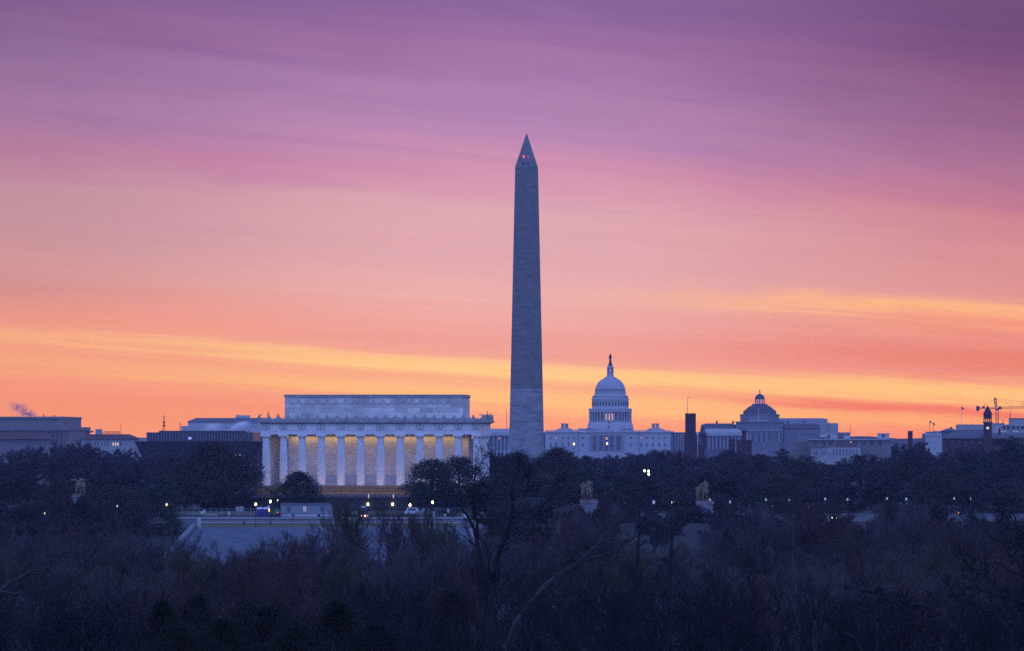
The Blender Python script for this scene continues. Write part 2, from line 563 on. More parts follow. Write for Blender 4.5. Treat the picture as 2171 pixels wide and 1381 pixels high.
colm = MB().lathe([(fl(1.13), 0), (fl(1.10), hcol * .3), (fl(1.02), hcol * .65), (fl(0.90), hcol * .925)], NF)
colm.lathe([(0.93, hcol * .925), (1.25, hcol * .962)], 32)
colm.box(-1.32, 1.32, -1.32, 1.32, hcol * .962, hcol)
me_col = colm.mesh('column', M_mcol)
fx = [B.x(p) for p in (563.6, 600.6, 640.3, 681.1, 722.7, 764.5, 807, 848.9, 890.9, 931.7, 972.2, 1011.4)]
for yv in (0.0, 36.0):
    for xv in fx: put('column', me_col, B.o, (xv, yv, zc0))
for i in range(1, 7):
    for xv in (fx[0], fx[-1]): put('column', me_col, B.o, (xv, 36.0 * i / 7, zc0))
boxm(B.x(606), B.x(978), 6.0, 30.0, zc0 + 0.002, zc1 + 0.5).build('inner_wall', M_marble, B.o)
x0, x1 = fx[0] - 1.2, fx[-1] + 1.2
ent = MB().box(x0, x1, -1.2, 37.2, zc1 + 0.002, B.z(911.6))
ent.box(x0 - 0.12, x1 + 0.12, -1.32, 37.32, B.z(911.6) + .002, B.z(910.4)).box(x0 - 0.03, x1 + 0.03, -1.23, 37.23, B.z(910.4) + .002, B.z(898.5))
ent = ent.build('entablature', M_marble, B.o)
for xv in fx:                                     # wreath pairs on the frieze
    q = MB()
    for dx in (-0.42, 0.42):
        pts = [(dx + 0.55 * math.cos(t * .3927), -1.33, 0.8 * math.sin(t * .3927)) for t in range(17)]
        q.tube(pts, 0.13, 5, False)
    q.build('wreath', mat('wreath_marble', (0.50, 0.48, 0.46), 0.8, 0.2, 0.8), ent, (xv, 0, B.z(904.4)))
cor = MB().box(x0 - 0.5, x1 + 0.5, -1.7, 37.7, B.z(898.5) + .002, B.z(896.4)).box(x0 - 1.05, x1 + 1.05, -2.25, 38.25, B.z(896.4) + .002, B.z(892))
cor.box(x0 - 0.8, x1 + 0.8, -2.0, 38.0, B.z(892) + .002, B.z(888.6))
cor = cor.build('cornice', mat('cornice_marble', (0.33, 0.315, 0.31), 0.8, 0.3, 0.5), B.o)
ant = MB().ext([(-.55, 0), (.55, 0), (.5, .45), (.22, .62), (.25, .9), (0, 1.15), (-.25, .9), (-.22, .62), (-.5, .45)], -0.25, 0.25).mesh('antefix', M_mdark)
sma = MB()
n_a = 23
for i in range(n_a + 1):
    xv = x0 - .6 + (x1 - x0 + 1.2) * i / n_a
    put('antefix', ant, cor, (xv, -1.6, B.z(888.6)))
    if i < n_a:
        for k in range(1, 4): sma.ext([(xv + k * .62 - .2, 0), (xv + k * .62 + .2, 0), (xv + k * .62 + .12, .34), (xv + k * .62 - .12, .34)], -1.7, -1.4)
for i in range(13):
    put('antefix', ant, cor, (x1 + .6, -1.0 + 38 * i / 12.0, B.z(888.6))).rotation_euler = (0, 0, R(90))
sma.build('cresting', M_mdark, cor, (0, 0, B.z(888.6)))
ax0, ax1 = B.x(599.5), B.x(979)
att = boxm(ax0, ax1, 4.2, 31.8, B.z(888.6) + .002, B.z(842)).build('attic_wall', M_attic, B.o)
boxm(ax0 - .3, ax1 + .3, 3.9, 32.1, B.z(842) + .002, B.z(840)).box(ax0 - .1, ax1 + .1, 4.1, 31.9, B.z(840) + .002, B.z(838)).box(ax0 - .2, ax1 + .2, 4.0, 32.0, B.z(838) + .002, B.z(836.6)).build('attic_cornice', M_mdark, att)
q = MB()                                          # carved garlands between eagles under the attic cornice
for i in range(18):
    xa = ax0 + 1.2 + (ax1 - ax0 - 2.4) * i / 18.0
    wd = (ax1 - ax0 - 2.4) / 18.0
    q.tube([(xa + wd * (k / 8.0), 4.17, B.z(848) - 1.15 * math.sin(math.pi * k / 8.0)) for k in range(9)], [.05, .09, .12, .14, .15, .14, .12, .09, .05], 5)
    q.box(xa - .2, xa + .2, 4.08, 4.25, B.z(851), B.z(846.5))
q.build('garland_relief', mat('relief_marble', (0.46, 0.435, 0.42), 0.8, 0.2, 0.8), att)
boxm(ax0, ax1, 4.14, 4.25, B.z(856.6), B.z(855.8)).build('string_course', M_mdark, att)
boxm(B.x(622.5), B.x(627), 4.12, 4.3, B.z(887.5), B.z(876)).build('door', mat('pale_door', (0.55, 0.54, 0.52), 0.7), att)
for px, yt, d in ((560.8, 869.5, 8), (1028.4, 870.5, 10)):
    p = MB().tube([(0, 0, 0), (0, 0, B.z(yt) - B.z(889))], [.09, .05], 6)
    p.box(-.35, .35, -.08, .08, 1.2, 1.36).box(-.2, .2, -.08, .08, 1.75, 1.87)
    p.build('lightning_mast', M_iron, B.o, (B.x(px), d, B.z(889)))
for px, d, s_ in ((549, 0, 1), (576, 12, 1), (1021, 3, -1), (1037, 1, 1), (587, 20, 1)):
    pts = [(0, 0, 0), (0, 0, 1.0), (.15 * s_, 0, 1.35), (.45 * s_, 0, 1.4), (.6 * s_, 0, 1.1)]
    MB().tube(pts, .07, 5).ball((.6 * s_, 0, 1.0), .16, 6, 4).build('camera_arm', M_iron, B.o, (B.x(px), d, B.z(888.6)))
boxm(B.x(593.5), B.x(598), 14, 17, B.z(888.6), B.z(881.5)).build('roof_hatch', M_mdark, B.o)


def area(name, loc, rot, sx, sy, power, col, parent):
    l = bpy.data.lights.new(name, 'AREA')
    l.shape = 'RECTANGLE'; l.size = sx; l.size_y = sy
    l.energy = power; l.color = col
    l.spread = R(150)
    o = bpy.data.objects.new(name, l)
    o.location = loc; o.rotation_euler = rot
    o.parent = parent
    COL.objects.link(o)
    return o


WARM = (1.0, 0.62, 0.22)
# long lamps hidden behind the architrave on the three lit sides, and one along the terrace aimed at the golden steps
area('soffit_lamp', (B.x(792), 5.0, zc1 - 0.2), (R(4), 0, 0), B.x(972) - B.x(608), 0.3, 400.0, WARM, B.o)
area('soffit_lamp', (fx[-1] - 2.4, 17, zc1 - 0.3), (0, 0, 0), 0.4, 26.0, 270.0, WARM, B.o)
area('soffit_lamp', (fx[0] + 2.4, 17, zc1 - 0.3), (0, 0, 0), 0.4, 26.0, 60.0, WARM, B.o)
area('wash_lamp', (0, -10.5, -1.3), (R(82), 0, 0), 56.0, 0.25, 6800.0, (1.0, 0.60, 0.16), B.o)

# terrace in front of it, a thing of its own
T = thing('terrace_wall', 'dark granite terrace wall with railing below the columned memorial', 'terrace wall', (PX(787.5, 1582), 1582, 10.6), R(-3.6))
boxm(-46, 46, 0, 80, 0, 3.0).build('wall', M_terr, T)
boxm(-46.3, 46.3, -.25, .5, 3.002, 3.35).build('coping', M_terr, T)
q = MB()
for zz in (3.9, 4.3): q.box(-40, 40, 2.0, 2.05, zz, zz + .05)
for i in range(33): q.box(-40 + 2.5 * i - .03, -40 + 2.5 * i + .03, 1.97, 2.08, 3.0, 4.4)
q.build('railing', M_steel, T)
for px in (780.2, 832.8):
    xq = (px - 787.5) * 1582 / F
    boxm(xq - .22, xq + .22, -.45, -.3, 1.35, 2.0).build('wall_light', M_lampw, T)
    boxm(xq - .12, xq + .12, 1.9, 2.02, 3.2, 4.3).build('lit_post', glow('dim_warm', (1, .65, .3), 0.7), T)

# ------------------------------------------------------------------ the domed building with white wings
D = 5200.0
B = Bld('domed_capitol', 'white building with long wings and a tall ribbed dome', 'capitol', 1290.3, D, 975)
wallm, trim = M_white, M_white
B.box('central_block', wallm, 1156, 1422, 917.5, None, 0, 60)
B.box('pavilion', wallm, 1229, 1352, 917.5, None, -3, 0)
B.box('cornice', trim, 1155, 1423, 914.5, 917.5, -1, 61)
B.box('pavilion_cornice', trim, 1228, 1353, 914.5, 917.5, -4.2, -1.05)
q = MB()
for i in range(88):
    xa = B.x(1156) + (B.x(1422) - B.x(1156)) * i / 88
    q.box(xa, xa + .62, -.6, .1, B.z(914.4), B.z(912.8))
q.box(B.x(1156), B.x(1422), -.7, .2, B.z(912.8), B.z(912)).build('balustrade', trim, B.o)
U = lambda u: 1020 + u / 4.342
ups = [U(u) for u in (643, 750, 805, 853, 1525, 1582, 1640, 1690)]
red = [U(u) for u in (690, 1478)]
mid = [U(u) for u in (935, 1380)]
B.wins(ups, 929, 3.0, 3.6, M_winb)
B.wins(red, 929, 3.0, 3.6, M_litred)
B.wins(mid, 929, 3.2, 4.2, M_glass, -3)
B.wins(ups + red, 943, 3.2, 8.5, M_winb, 0, arch=True)
B.wins(mid, 943.5, 3.2, 7, M_winb, -3)
B.wins([U(u) for u in (1045, 1110, 1205, 1270)], 945, 4.4, 12, M_winb, -3, arch=True)
B.wins([U(u) for u in (1045, 1110, 1205, 1270)], 930, 4, 5.5, M_winb, -3)
B.wins([U(1157)], 930, 4, 5.5, M_warmpane, -3)
B.box('portico_shade_panel', M_grey, 1250.5, 1321.5, 922.6, 956.5, -3.03, -2.9)  # flat grey panel; shade between the columns is put into its colour
B.cols([U(u) for u in (1010, 1023, 1070, 1086, 1133, 1180, 1228, 1242, 1290, 1304)], 922.5, 956, .95, wallm, -4)
for sgn in (-1, 1):
    c0 = 1290.3
    mx = lambda p: c0 + sgn * (p - c0)
    lo, hi_ = sorted((mx(1420), mx(1478)))
    B.box('connecting_wing', M_grey, lo, hi_, 918, None, 12, 55)
    B.box('connector_cornice', trim, lo, hi_, 916.5, 917.95, 10.5, 56)
    B.cols([lo + 4 + 6.0 * i for i in range(9)], 921, 957, .9, wallm, 10.5)
    lo, hi_ = sorted((mx(1476), mx(1578)))
    B.box('wing', wallm, lo, hi_, 919, None, 1, 90)
    B.box('wing_cornice', trim, lo - .8, hi_ + .8, 917.6, 919, -1.6, 91)
    B.hip('wing_roof', M_roofgrey if False else M_white2, lo + 2, hi_ - 2, 917.5, lo + 22, hi_ - 22, 909, 0, 90, 12)
    cs = [lo + 3.5 + 7.95 * i for i in range(13)]
    B.cols(cs, 924, 957, 1.0, wallm, -1.2)
    B.box('colonnade_base', wallm, lo, hi_, 957.2, None, -2.2, 0.95)
    B.box('colonnade_beam', wallm, lo, hi_, 919.2, 923.9, -1.9, 0.9)
    B.box('colonnade_shade_panel', M_grey, lo + 1, hi_ - 1, 924, 957, .96, 1.05)  # grey sheet painted as the shade behind the wing columns
    wx_ = [c_ + 3.97 for c_ in cs[:-1]]
    B.wins(wx_[::3], 929.5, 3.2, 5.0, M_litred if sgn < 0 else M_winb, 1)
    B.wins([p for i, p in enumerate(wx_) if i % 3], 929.5, 3.2, 5.0, M_winb, 1)
    B.wins(wx_, 943, 3.0, 7, M_winb, 1)
    B.wins(wx_, 962, 3.4, 8, M_glass, -2.2, arch=True)
    # small saucer dome with a lantern
    cxp = 1193.5 if sgn < 0 else 1387
    pr = [(21.5, 914.3), (19, 911.6), (14, 909), (9, 907.4)]
    sd = MB().lathe([(r * B.k, B.z(y)) for r, y in pr], 32, B.x(cxp), 24).build('saucer_dome', M_white2, B.o)
    l = MB().lathe([(8 * B.k, B.z(907.4)), (8 * B.k, B.z(906.2))], 16, B.x(cxp), 24).lathe([(8 * B.k, B.z(899.6)), (8.4 * B.k, B.z(898))], 16, B.x(cxp), 24)
    for i in range(8): l.tube([(B.x(cxp) + 6.8 * B.k * math.cos(i * .785 + .3), 24 + 6.8 * B.k * math.sin(i * .785 + .3), B.z(y)) for y in (906.2, 899.6)], .45, 6)
    l.build('lantern', M_white2, sd)
# the dome, front axis at depth 28 m
cy = 28.0
P = lambda pr, n=72, m=wallm, name='dome_tier', par=None: MB().lathe([(r * B.k, B.z(y)) for r, y in pr], n, 0, cy).build(name, m, par or B.o)
P([(50, 914.4), (50, 907), (48.5, 906), (48, 900), (46.5, 898), (46.3, 894.6)], name='dome_skirt')
for u in (-44, -36, 33, 44): boxm(B.x(1290.3 + u) - 1.4, B.x(1290.3 + u) + 1.4, -23.5 + cy + abs(u) * .12, -17 + cy, B.z(914.3), B.z(909)).build('roof_box', M_grey, B.o)
P([(37.5, 894.5), (37.5, 874)], name='drum', m=M_white2)
P([(45, 874.0), (46, 872.5), (46, 868.5), (47, 867.5), (46.3, 866.2)], name='drum_cornice')
h = B.z(874) - B.z(894.5)
cm = MB().lathe([(.62, 0), (.62, .4), (.5, .5), (.43, h * .93), (.62, h * .96), (.62, h)], 8).mesh('column', wallm)
for i in range(36):
    a = 2 * math.pi * (i + .5) / 36
    put('column', cm, B.o, (44.3 * B.k * math.cos(a), cy + 44.3 * B.k * math.sin(a), B.z(894.5)))
wmesh = {}


def ringwin(n, rpx, py, wpx, hpx, m, phase=0.0, name='window', par=None, sel=None):
    for i in range(n):
        a = 2 * math.pi * (i + phase) / n
        if math.sin(a) > 0.25: continue
        mm = m(a) if callable(m) else m
        k = (wpx, hpx, mm.name)
        if k not in wmesh: wmesh[k] = boxm(-.35, .15, -wpx * B.k / 2, wpx * B.k / 2, -hpx * B.k / 2, hpx * B.k / 2).mesh(name, mm)
        o = put(name, wmesh[k], par or B.o, (rpx * B.k * math.cos(a), cy + rpx * B.k * math.sin(a), B.z(py)))
        o.rotation_euler = (0, 0, a + math.pi)


ringwin(36, 37.5, 884, 3.0, 14, lambda a: M_warmpane if abs(a - 1.5 * math.pi) < .26 else (M_litred if abs(a - 1.5 * math.pi) < .5 and False else M_winb))  # dawn light showing through the drum is put in as glowing middle panes
P([(39.5, 866.1), (39.5, 862.5), (38.7, 861.8), (38.7, 849.5), (39.3, 849), (40.4, 846.5), (39.6, 845)], name='upper_drum')
ringwin(36, 38.75, 856, 2.5, 9, M_glass)
P([(38, 844.9), (36.8, 839), (33.6, 837.5), (33.2, 834.6)], name='attic_drum')
ringwin(36, 37.8, 841.6, 1.8, 3.2, M_grey, 0.5)
dr = [(32.4, 834.5), (31.6, 829), (30.2, 822.5), (28, 816.5), (25, 811.3), (21.5, 807.3), (17, 804.4), (13.6, 802.6)]
dome = P(dr, 72, wallm, 'dome')
ribs = MB()
for i in range(36):
    a = 2 * math.pi * (i + .5) / 36
    ribs.tube([((r + .15) * B.k * math.cos(a), cy + (r + .15) * B.k * math.sin(a), B.z(y)) for r, y in dr], [.55, .5, .5, .45, .4, .36, .3, .25], 4)
ribs.build('ribs', wallm, dome)
ringwin(36, 31.6, 827, 1.4, 4.4, M_winb, par=dome)
P([(13.4, 802.5), (13.4, 800.5), (11.5, 799.8), (8.4, 798.6), (7.2, 793.6), (7.0, 792.4)], 24, name='tholos_base')
l = MB()
for i in range(12):
    a = 2 * math.pi * (i + .5) / 12
    l.tube([(6.3 * B.k * math.cos(a), cy + 6.3 * B.k * math.sin(a), B.z(y)) for y in (792.4, 779.6)], .36, 6)
l.lathe([(4.6 * B.k, B.z(792.4)), (4.6 * B.k, B.z(779.6))], 12, 0, cy)
th = l.build('tholos', wallm, B.o)
ringwin(12, 4.6, 785.5, 1.1, 8, lambda a: M_warmpane if abs(a - 1.5 * math.pi) < .3 else M_winb, par=th)
P([(7, 779.5), (7.6, 778), (6.2, 776.4), (5.6, 775.2)], 24, name='tholos_cap')
P([(5.0, 775.1), (4.2, 772.5), (2.9, 769), (2.3, 764.5), (2.0, 762.2)], 16, M_statue, 'statue_base')
st = MB().lathe([(r * B.k, B.z(y)) for r, y in ((1.9, 762.1), (2.5, 759), (2.2, 756.5), (2.6, 754.3), (1.2, 752.3), (1.4, 751), (1.0, 749.6), (.2, 748.3))], 10, 0, cy)
st.box(-1.35, -.75, cy - .4, cy + .4, B.z(759.5), B.z(754)).box(.8, 1.3, cy - .4, cy + .4, B.z(758.5), B.z(754.5))
st.build('figure', M_statue, B.o)
B.pole('flag_pole', M_steel, 1289.5, 890, 914, .2, -2)
for py, m in ((894.3, mat('red_striped_flag', (.3, .12, .16), .8)), (903.4, mat('dark_flag', (.03, .03, .06), .8))):
    MB().ext([(0, 0), (1.0, -.6), (1.6, -1.5), (1.3, -2.3), (.5, -1.7), (0, -1.2)], -.06, .06).build('flag', m, B.o, (B.x(1289.6), -2, B.z(py)))
for px, yt in ((1068.5, 868),):
    B.pole('flag_pole', M_steel, px, yt, 912, .25, 30)
B.box('roof_plant', M_white2, 1217, 1240, 908.5, 914, 20, 40)
boxm(-.6, .6, -.2, .2, -.9, .9).build('roof_light', M_lityel, B.o, (B.x(1220.5), 19.7, B.z(910.5)))

# ------------------------------------------------------------------ library with a copper dome
D = 5650.0
B = Bld('domed_library', 'grey stone library with a low dark dome and round lantern', 'library', 1609, D, 975)
V = lambda u: 1420 + u / 5.4275
B.box('central_block', M_grey, 1560, 1660, 896, None, 0, 60)
B.box('block_cornice', M_grey, 1559, 1661, 894, 896, -1.2, 61)
B.box('entrance_front', M_grey, 1578, 1652, 914.5, None, -4, 0)
B.box('pediment_band', M_white2, 1576, 1654, 912.3, 914.4, -5.2, 0)
B.wins([1565, 1571, 1653], 906, 2.2, 4, M_winb)
B.wins([V(u) for u in (960, 1022, 1086, 1146, 1210)], 906, 2.2, 3.6, M_winb)
B.wins([V(u) for u in (960, 1028, 1083, 1150, 1215)], 928, 4.5, 12, M_winb, -4)
B.cols([V(u) for u in (925, 938, 985, 1000, 1050, 1063, 1108, 1121, 1178, 1202, 1250, 1263)], 916, 938, .8, M_white2, -5)
B.box('portico_base', M_grey, 1576, 1654, 938.2, None, -6.2, -4.02)
B.box('step_block', M_white2, 1588, 1628, 890.4, 893.9, 2, 12)
oc = lambda pr, m, nm: MB().lathe([(r * B.k * 1.04, B.z(y)) for r, y in pr], 8, 0, 30, math.pi / 8).build(nm, m, B.o)
oc([(43, 893.9), (43, 881), (44, 880.5), (44, 878.5), (37, 878)], M_grey, 'octagon_drum')
oc([(36, 877.9), (35.2, 875), (32, 869.5), (27, 864.5), (21.5, 860.8), (17, 859)], M_copper, 'dome')
for i in range(8):
    a = math.pi / 8 + i * math.pi / 4
    for r, y0, y1, s_ in ((36, 878, 869, 1.0), (16.5, 860, 855.5, .6)):
        MB().lathe([(s_ * .9, B.z(y0)), (s_ * .7, B.z((y0 + y1) / 2)), (.1, B.z(y1))], 6, r * B.k * math.cos(a), 30 + r * B.k * math.sin(a)).build('finial', M_copper, B.o)
oc([(17, 858.9), (17, 857), (12, 856.5)], M_copper, 'lantern_base')
lp = MB().lathe([(10 * B.k, B.z(856.4)), (10 * B.k, B.z(845.5)), (10.8 * B.k, B.z(844.8)), (10.2 * B.k, B.z(843.6))], 24, 0, 30).build('lantern', M_copper, B.o)
for i in range(12):
    a = 2 * math.pi * (i + .5) / 12
    o = boxm(-.3, .3, -.75, .75, -2.2, 2.2).build('window', M_litred if i in (7, 8, 9, 10) else M_glass, lp, (10 * B.k * math.cos(a), 30 + 10 * B.k * math.sin(a), B.z(851.5)))
    o.rotation_euler = (0, 0, a)
MB().lathe([(r * B.k, B.z(y)) for r, y in ((10, 843.5), (9.2, 840.5), (7, 837.6), (4, 835.8), (1.2, 835), (.9, 831), (1.3, 829), (.8, 827.5), (.1, 825.6))], 24, 0, 30).build('cupola', M_copper, B.o)
for x0, x1 in ((1484, 1558.9), (1661, 1738)):
    B.box('wing', M_grey, x0, x1, 911.5, None, 3, 55)
    B.hip('attic_roof', mat('dark_slate', (.07, .06, .07), .7), x0, x1, 911.4, x0 + 2, x1 - 2, 900.5, 3.5, 54, 3)
    B.hip('top_roof', M_roofgrey, x0 + 3, x1 - 3, 900.4, x0 + 12, x1 - 12, 898, 8, 50, 8)
    n = int((x1 - x0) / 6.4)
    B.wins([x0 + 5 + 6.4 * i for i in range(n)], 906, 1.9, 4.2, M_white2, 5.0, out=2.2, name='dormer')
    B.wins([x0 + 5 + 6.4 * i for i in range(n)], 921, 2.2, 5, M_winb, 3)
for px in (1518, 1552.5, 1669.3, 1703.5):
    B.box('chimney', M_copper, px - 1.9, px + 1.9, 892.5, 899, 20, 24)
B.pole('flag_pole', M_metalw, 1608.6, 864, 894, .35, -8)

B = Bld('stone_office', 'plain grey stone block with stepped roof behind the domed library', 'office building', 1713, 5950, 975)
B.box('main_block', M_white2, 1652, 1752, 888, None, 0, 70)
B.box('parapet', M_white2, 1654, 1744, 886.9, 887.98, 1, 69)
B.box('side_block', M_white2, 1752.2, 1775, 897.5, None, 4, 66)
B.box('stair_head', M_grey, 1755.5, 1758, 894.5, 897.4, 20, 30)
for px in (1660 + 8 * i for i in range(10)):
    B.wins([px], 893.5, 1.3, 3, M_winb, 0)

# ------------------------------------------------------------------ red sandstone castle
D = 3750.0
B = Bld('sandstone_castle', 'dark red castle with a tall square tower and pointed turrets', 'castle', 1464, D, 975)
B.box('tall_tower', M_sand, 1452.5, 1474.5, 879, 922, 0, 7)
MB().frus(B.x(1449), B.x(1478), -1.2, 8, 0, B.x(1451), B.x(1476), -.3, 7.4, B.z(922)).build('tower_base', M_sand, B.o)
q = MB()
for i in range(6): q.box(B.x(1452) + i * 1.2, B.x(1452) + i * 1.2 + .7, -.3, 7.3, B.z(878), B.z(876.3))
q.box(B.x(1452), B.x(1475), -.35, 7.35, B.z(879), B.z(878)).build('battlement', M_sand, B.o)
B.wins([1461.5, 1465.5], 905, 1.6, 16, M_bronze2, 0)
B.wins([1463], 932, 2, 7, M_bronze2, -1)
B.pole('flag_pole', M_steel, 1457, 842.5, 877, .17, 3)
boxm(-.1, 1.4, -.04, .04, -.35, 0).build('vane', M_steel, B.o, (B.x(1457), 3, B.z(842.8)))
for cxp, r, ye, yt, m in ((1489.5, 7.6, 920.5, 903, M_copper), (1485.5, 5.6, 944.5, 925, M_copper)):
    MB().lathe([(r * B.k, 0), (r * B.k, B.z(ye + 3)), (r * 1.12 * B.k, B.z(ye)), (r * B.k, B.z(ye - .5))], 12, B.x(cxp), 5 if r > 7 else 1).build('turret', M_sand, B.o)
    MB().lathe([(r * 1.1 * B.k, B.z(ye - .6)), (r * .75 * B.k, B.z(ye - 5)), (.12, B.z(yt))], 12, B.x(cxp), 5 if r > 7 else 1).build('turret_roof', mat('slate_cone', (.07, .065, .085), .7), B.o)
B.box('low_hall', mat('hall_slate', (.14, .14, .16), .7), 1492, 1548, 952, None, 3, 18)
B.box('square_tower', M_sand, 1544.5, 1558.5, 930.5, None, 0, 5)
B.wins([1548, 1551.5, 1555], 939, 1.5, 8, M_bronze2, 0)
B.box('broad_tower', M_sand, 1562, 1593, 937.5, None, 1, 11)
q = MB()
for i in range(7): q.box(B.x(1560.6) + i * 1.43, B.x(1560.6) + i * 1.43 + .85, .4, 11.4, B.z(935.3), B.z(932.8))
q.box(B.x(1560.6), B.x(1594.4), .4, 11.6, B.z(937.4), B.z(935.3)).build('battlement', M_sand, B.o)
MB().lathe([(r * B.k, B.z(y)) for r, y in ((4.6, 937.3), (4.3, 920), (5.6, 917.5), (5.6, 913), (4.8, 912.4))], 8, B.x(1577), 6).build('octagon_turret', M_sand, B.o)

# ------------------------------------------------------------------ buildings on the left
B = Bld('archive_block', 'large pale windowless block on the far left with dark cornice', 'government building', 60, 3900, 985, rz=-2.0)
B.box('attic', M_lime, -60, 131, 888, 905.5, 6, 120)
B.box('attic_cornice', M_grey, -61, 132, 883.5, 888, 5, 121)
B.box('body', M_lime, -60, 147, 913, None, 0, 126)
B.box('cornice', M_grey, -61, 149, 905.6, 913, -2, 128)
B.cols([10 + 9 * i for i in range(15)], 915, 948, 1.6, M_lime, -1.6)
q = MB()
for i in range(20): q.box(B.x(-50 + 9.5 * i), B.x(-48 + 9.5 * i), 0, .6, B.z(905.5), B.z(903.6))
q.build('cresting', M_grey, B.o)
for px, yt, d in ((53, 880, 30), (60, 881, 40), (74, 877, 50), (97, 880, 40), (101, 879.5, 44), (110, 881, 60)): B.pole('roof_vent', M_iron, px, yt, 884, .35, d)

B = Bld('tiled_roof_building', 'low pale building with red tiled roof in front of the archive block', 'government building', 45, 3300, 975, rz=-2)
B.box('wall', M_lime, -60, 104, 931.5, None, 0, 30)
B.hip('roof', M_roofred, -62, 106, 931.4, -40, 92, 917.5, -1.5, 32, 12)
B.wins([4 + 6.2 * i for i in range(16)], 939.5, 2.4, 8.5, M_winb)
B = Bld('tiled_roof_building', 'low building with dark red hipped roof beside the bronze museum', 'government building', 232, 3400, 975, rz=-2)
B.box('wall', M_white2, 172, 284, 931, None, 0, 30)
B.hip('roof', M_roofred, 170, 288, 930.9, 178, 268, 921, -1.5, 32, 12)
B.wins([222, 228, 256], 942, 3.2, 7.5, M_winb)
B.wins([240, 245, 250], 942, 2.6, 6, M_lityel)
B.wins([180 + 7 * i for i in range(6)], 942, 2.6, 7, M_winb)
B.box('roof_plant', M_white2, 199, 211.5, 910, 921.5, 8, 14)
q = MB()
for i in range(14): q.tube([(B.x(216 + 2.6 * i), 10, B.z(921)), (B.x(216 + 2.6 * i), 10, B.z(914.5 + (i % 3)))], .16, 4)
q.tube([(B.x(215), 10, B.z(915.8)), (B.x(250), 10, B.z(915.8))], .16, 4)
q.tube([(B.x(178), 10, B.z(917)), (B.x(194), 10, B.z(915.5))], .5, 5)
q.build('roof_rail', M_iron, B.o)
B.pole('mast', M_iron, 252, 899, 921, .16, 12)
B.pole('mast', M_iron, 186, 913, 922, .16, 12)
B = Bld('pale_flat_block', 'small pale flat-roofed block beyond the dark red hipped roof', 'office building', 297, 3900, 975, rz=-2)
B.box('wall', M_white2, 262, 330, 929.5, None, 0, 30)
B.box('parapet', M_white2, 261, 331, 928, 929.4, -.3, 30)

B = Bld('bronze_museum', 'dark bronze museum with flaring tiers left of the columned memorial', 'museum', 422, 3150, 985, rz=-2.0)
zt, zb = B.z(935.6), B.z(985)
MB().frus(B.x(305), B.x(535), 4, 56, 0, B.x(285), B.x(556), 0, 60, B.z(936)).build('flared_tier', M_bronze, B.o)
B.box('upper_tier', M_bronze2, 308, 535, 917, 935.9, 6, 54)
q = MB()
for i in range(38):
    px = 309 + 6.0 * i
    q.box(B.x(px), B.x(px) + .22, 5.8, 6.0, B.z(935), B.z(918.5))
q.build('panel_fins', M_steel, B.o)
B.box('roof_plant', M_bronze2, 332, 516, 913.5, 916.9, 14, 48)
B.wins([472 + 9 * i for i in range(6)], 965, 2.0, 1.6, M_lityel, 3.0, out=.8)
boxm(-.8, .8, -.3, .1, -.6, .6).build('sign', glow('blue_sign', (.35, .45, 1.0), .9), B.o, (B.x(400.5), 5.6, B.z(929.5)))
q = MB()
for sx in (-.5, .5): q.tube([(sx, 20, 0), (sx * .25, 20, B.z(881) - B.z(914))], .12, 4)
for i in range(9): q.tube([(-.5 + .04 * i, 20, i * .85), (.5 - .04 * i, 20, i * .85 + .8)], .08, 4)
q.box(-.7, .7, 19.6, 20.4, 2.4, 3.2).box(-.6, .6, 19.6, 20.4, 4.2, 4.9)
q.build('lattice_mast', M_iron, B.o, (B.x(340), 0, B.z(914)))
for px, yt in ((327.5, 915), (335.5, 910), (374, 895)): B.pole('roof_vent', M_iron, px, yt, 921, .25, 22)

B = Bld('hip_roofed_ministry', 'pale blue stepped office block behind the bronze museum', 'office building', 470, 3800, 975, rz=-2)
B.box('wall', M_white, 384, 562, 903.5, None, 0, 60)
B.box('upper_wall', M_white, 397, 560, 895, 903.4, 4, 56)
B.box('cornice', M_grey, 396, 561, 893.5, 894.95, 3, 57)
B.hip('roof', M_roofgrey, 397, 560, 893.4, 410, 552, 886.3, 4, 56, 14)
B.box('penthouse', M_white, 494, 522, 880.5, 888, 20, 32)
B.pole('roof_vent', M_iron, 499, 877.5, 881, .3, 22)
B.wins([470 + 9 * i for i in range(9)], 907, 2.4, 1.6, M_winb)
B.wins([470 + 9 * i for i in range(9)], 899, 2.4, 1.4, M_winb, 4)
B.box('low_wing', M_white2, 536, 562, 920.5, 926, -30, -1)

# ------------------------------------------------------------------ buildings on the right
W2 = lambda u: 1780 + u / 5.5524
B = Bld('cream_office', 'cream office building with paired windows and rooftop penthouses', 'office building', 1800, 3000, 985)
B.box('main_front', M_lime, 1714, 1889, 933.5, None, 0, 40)
B.box('cornice', M_white2, 1712.5, 1890.5, 930.8, 933.4, -1, 41)
B.box('side_wing', M_lime, 1679, 1713.9, 936, None, 14, 38)
B.box('attic', M_grey, 1722, 1756, 927.5, 930.7, 6, 30)
for i, px in enumerate((1729.5, 1745.5, 1761.5, 1780, 1814, 1831, 1848, 1864)):
    B.wins([px - 2.6, px + 2.6], 939.5, 3.0, 7.5, M_glass)
B.wins([1803.6], 938, 2.4, 3.2, M_lityel)
B.box('lower_front', M_white2, 1720, 1822, 948, None, -8, -.05)
B.box('lower_cornice', M_lime, 1719, 1823, 946, 947.95, -8.8, -.05)
B.wins([1727, 1733, 1744, 1750], 961, 3.2, 7.5, M_winb, -8)
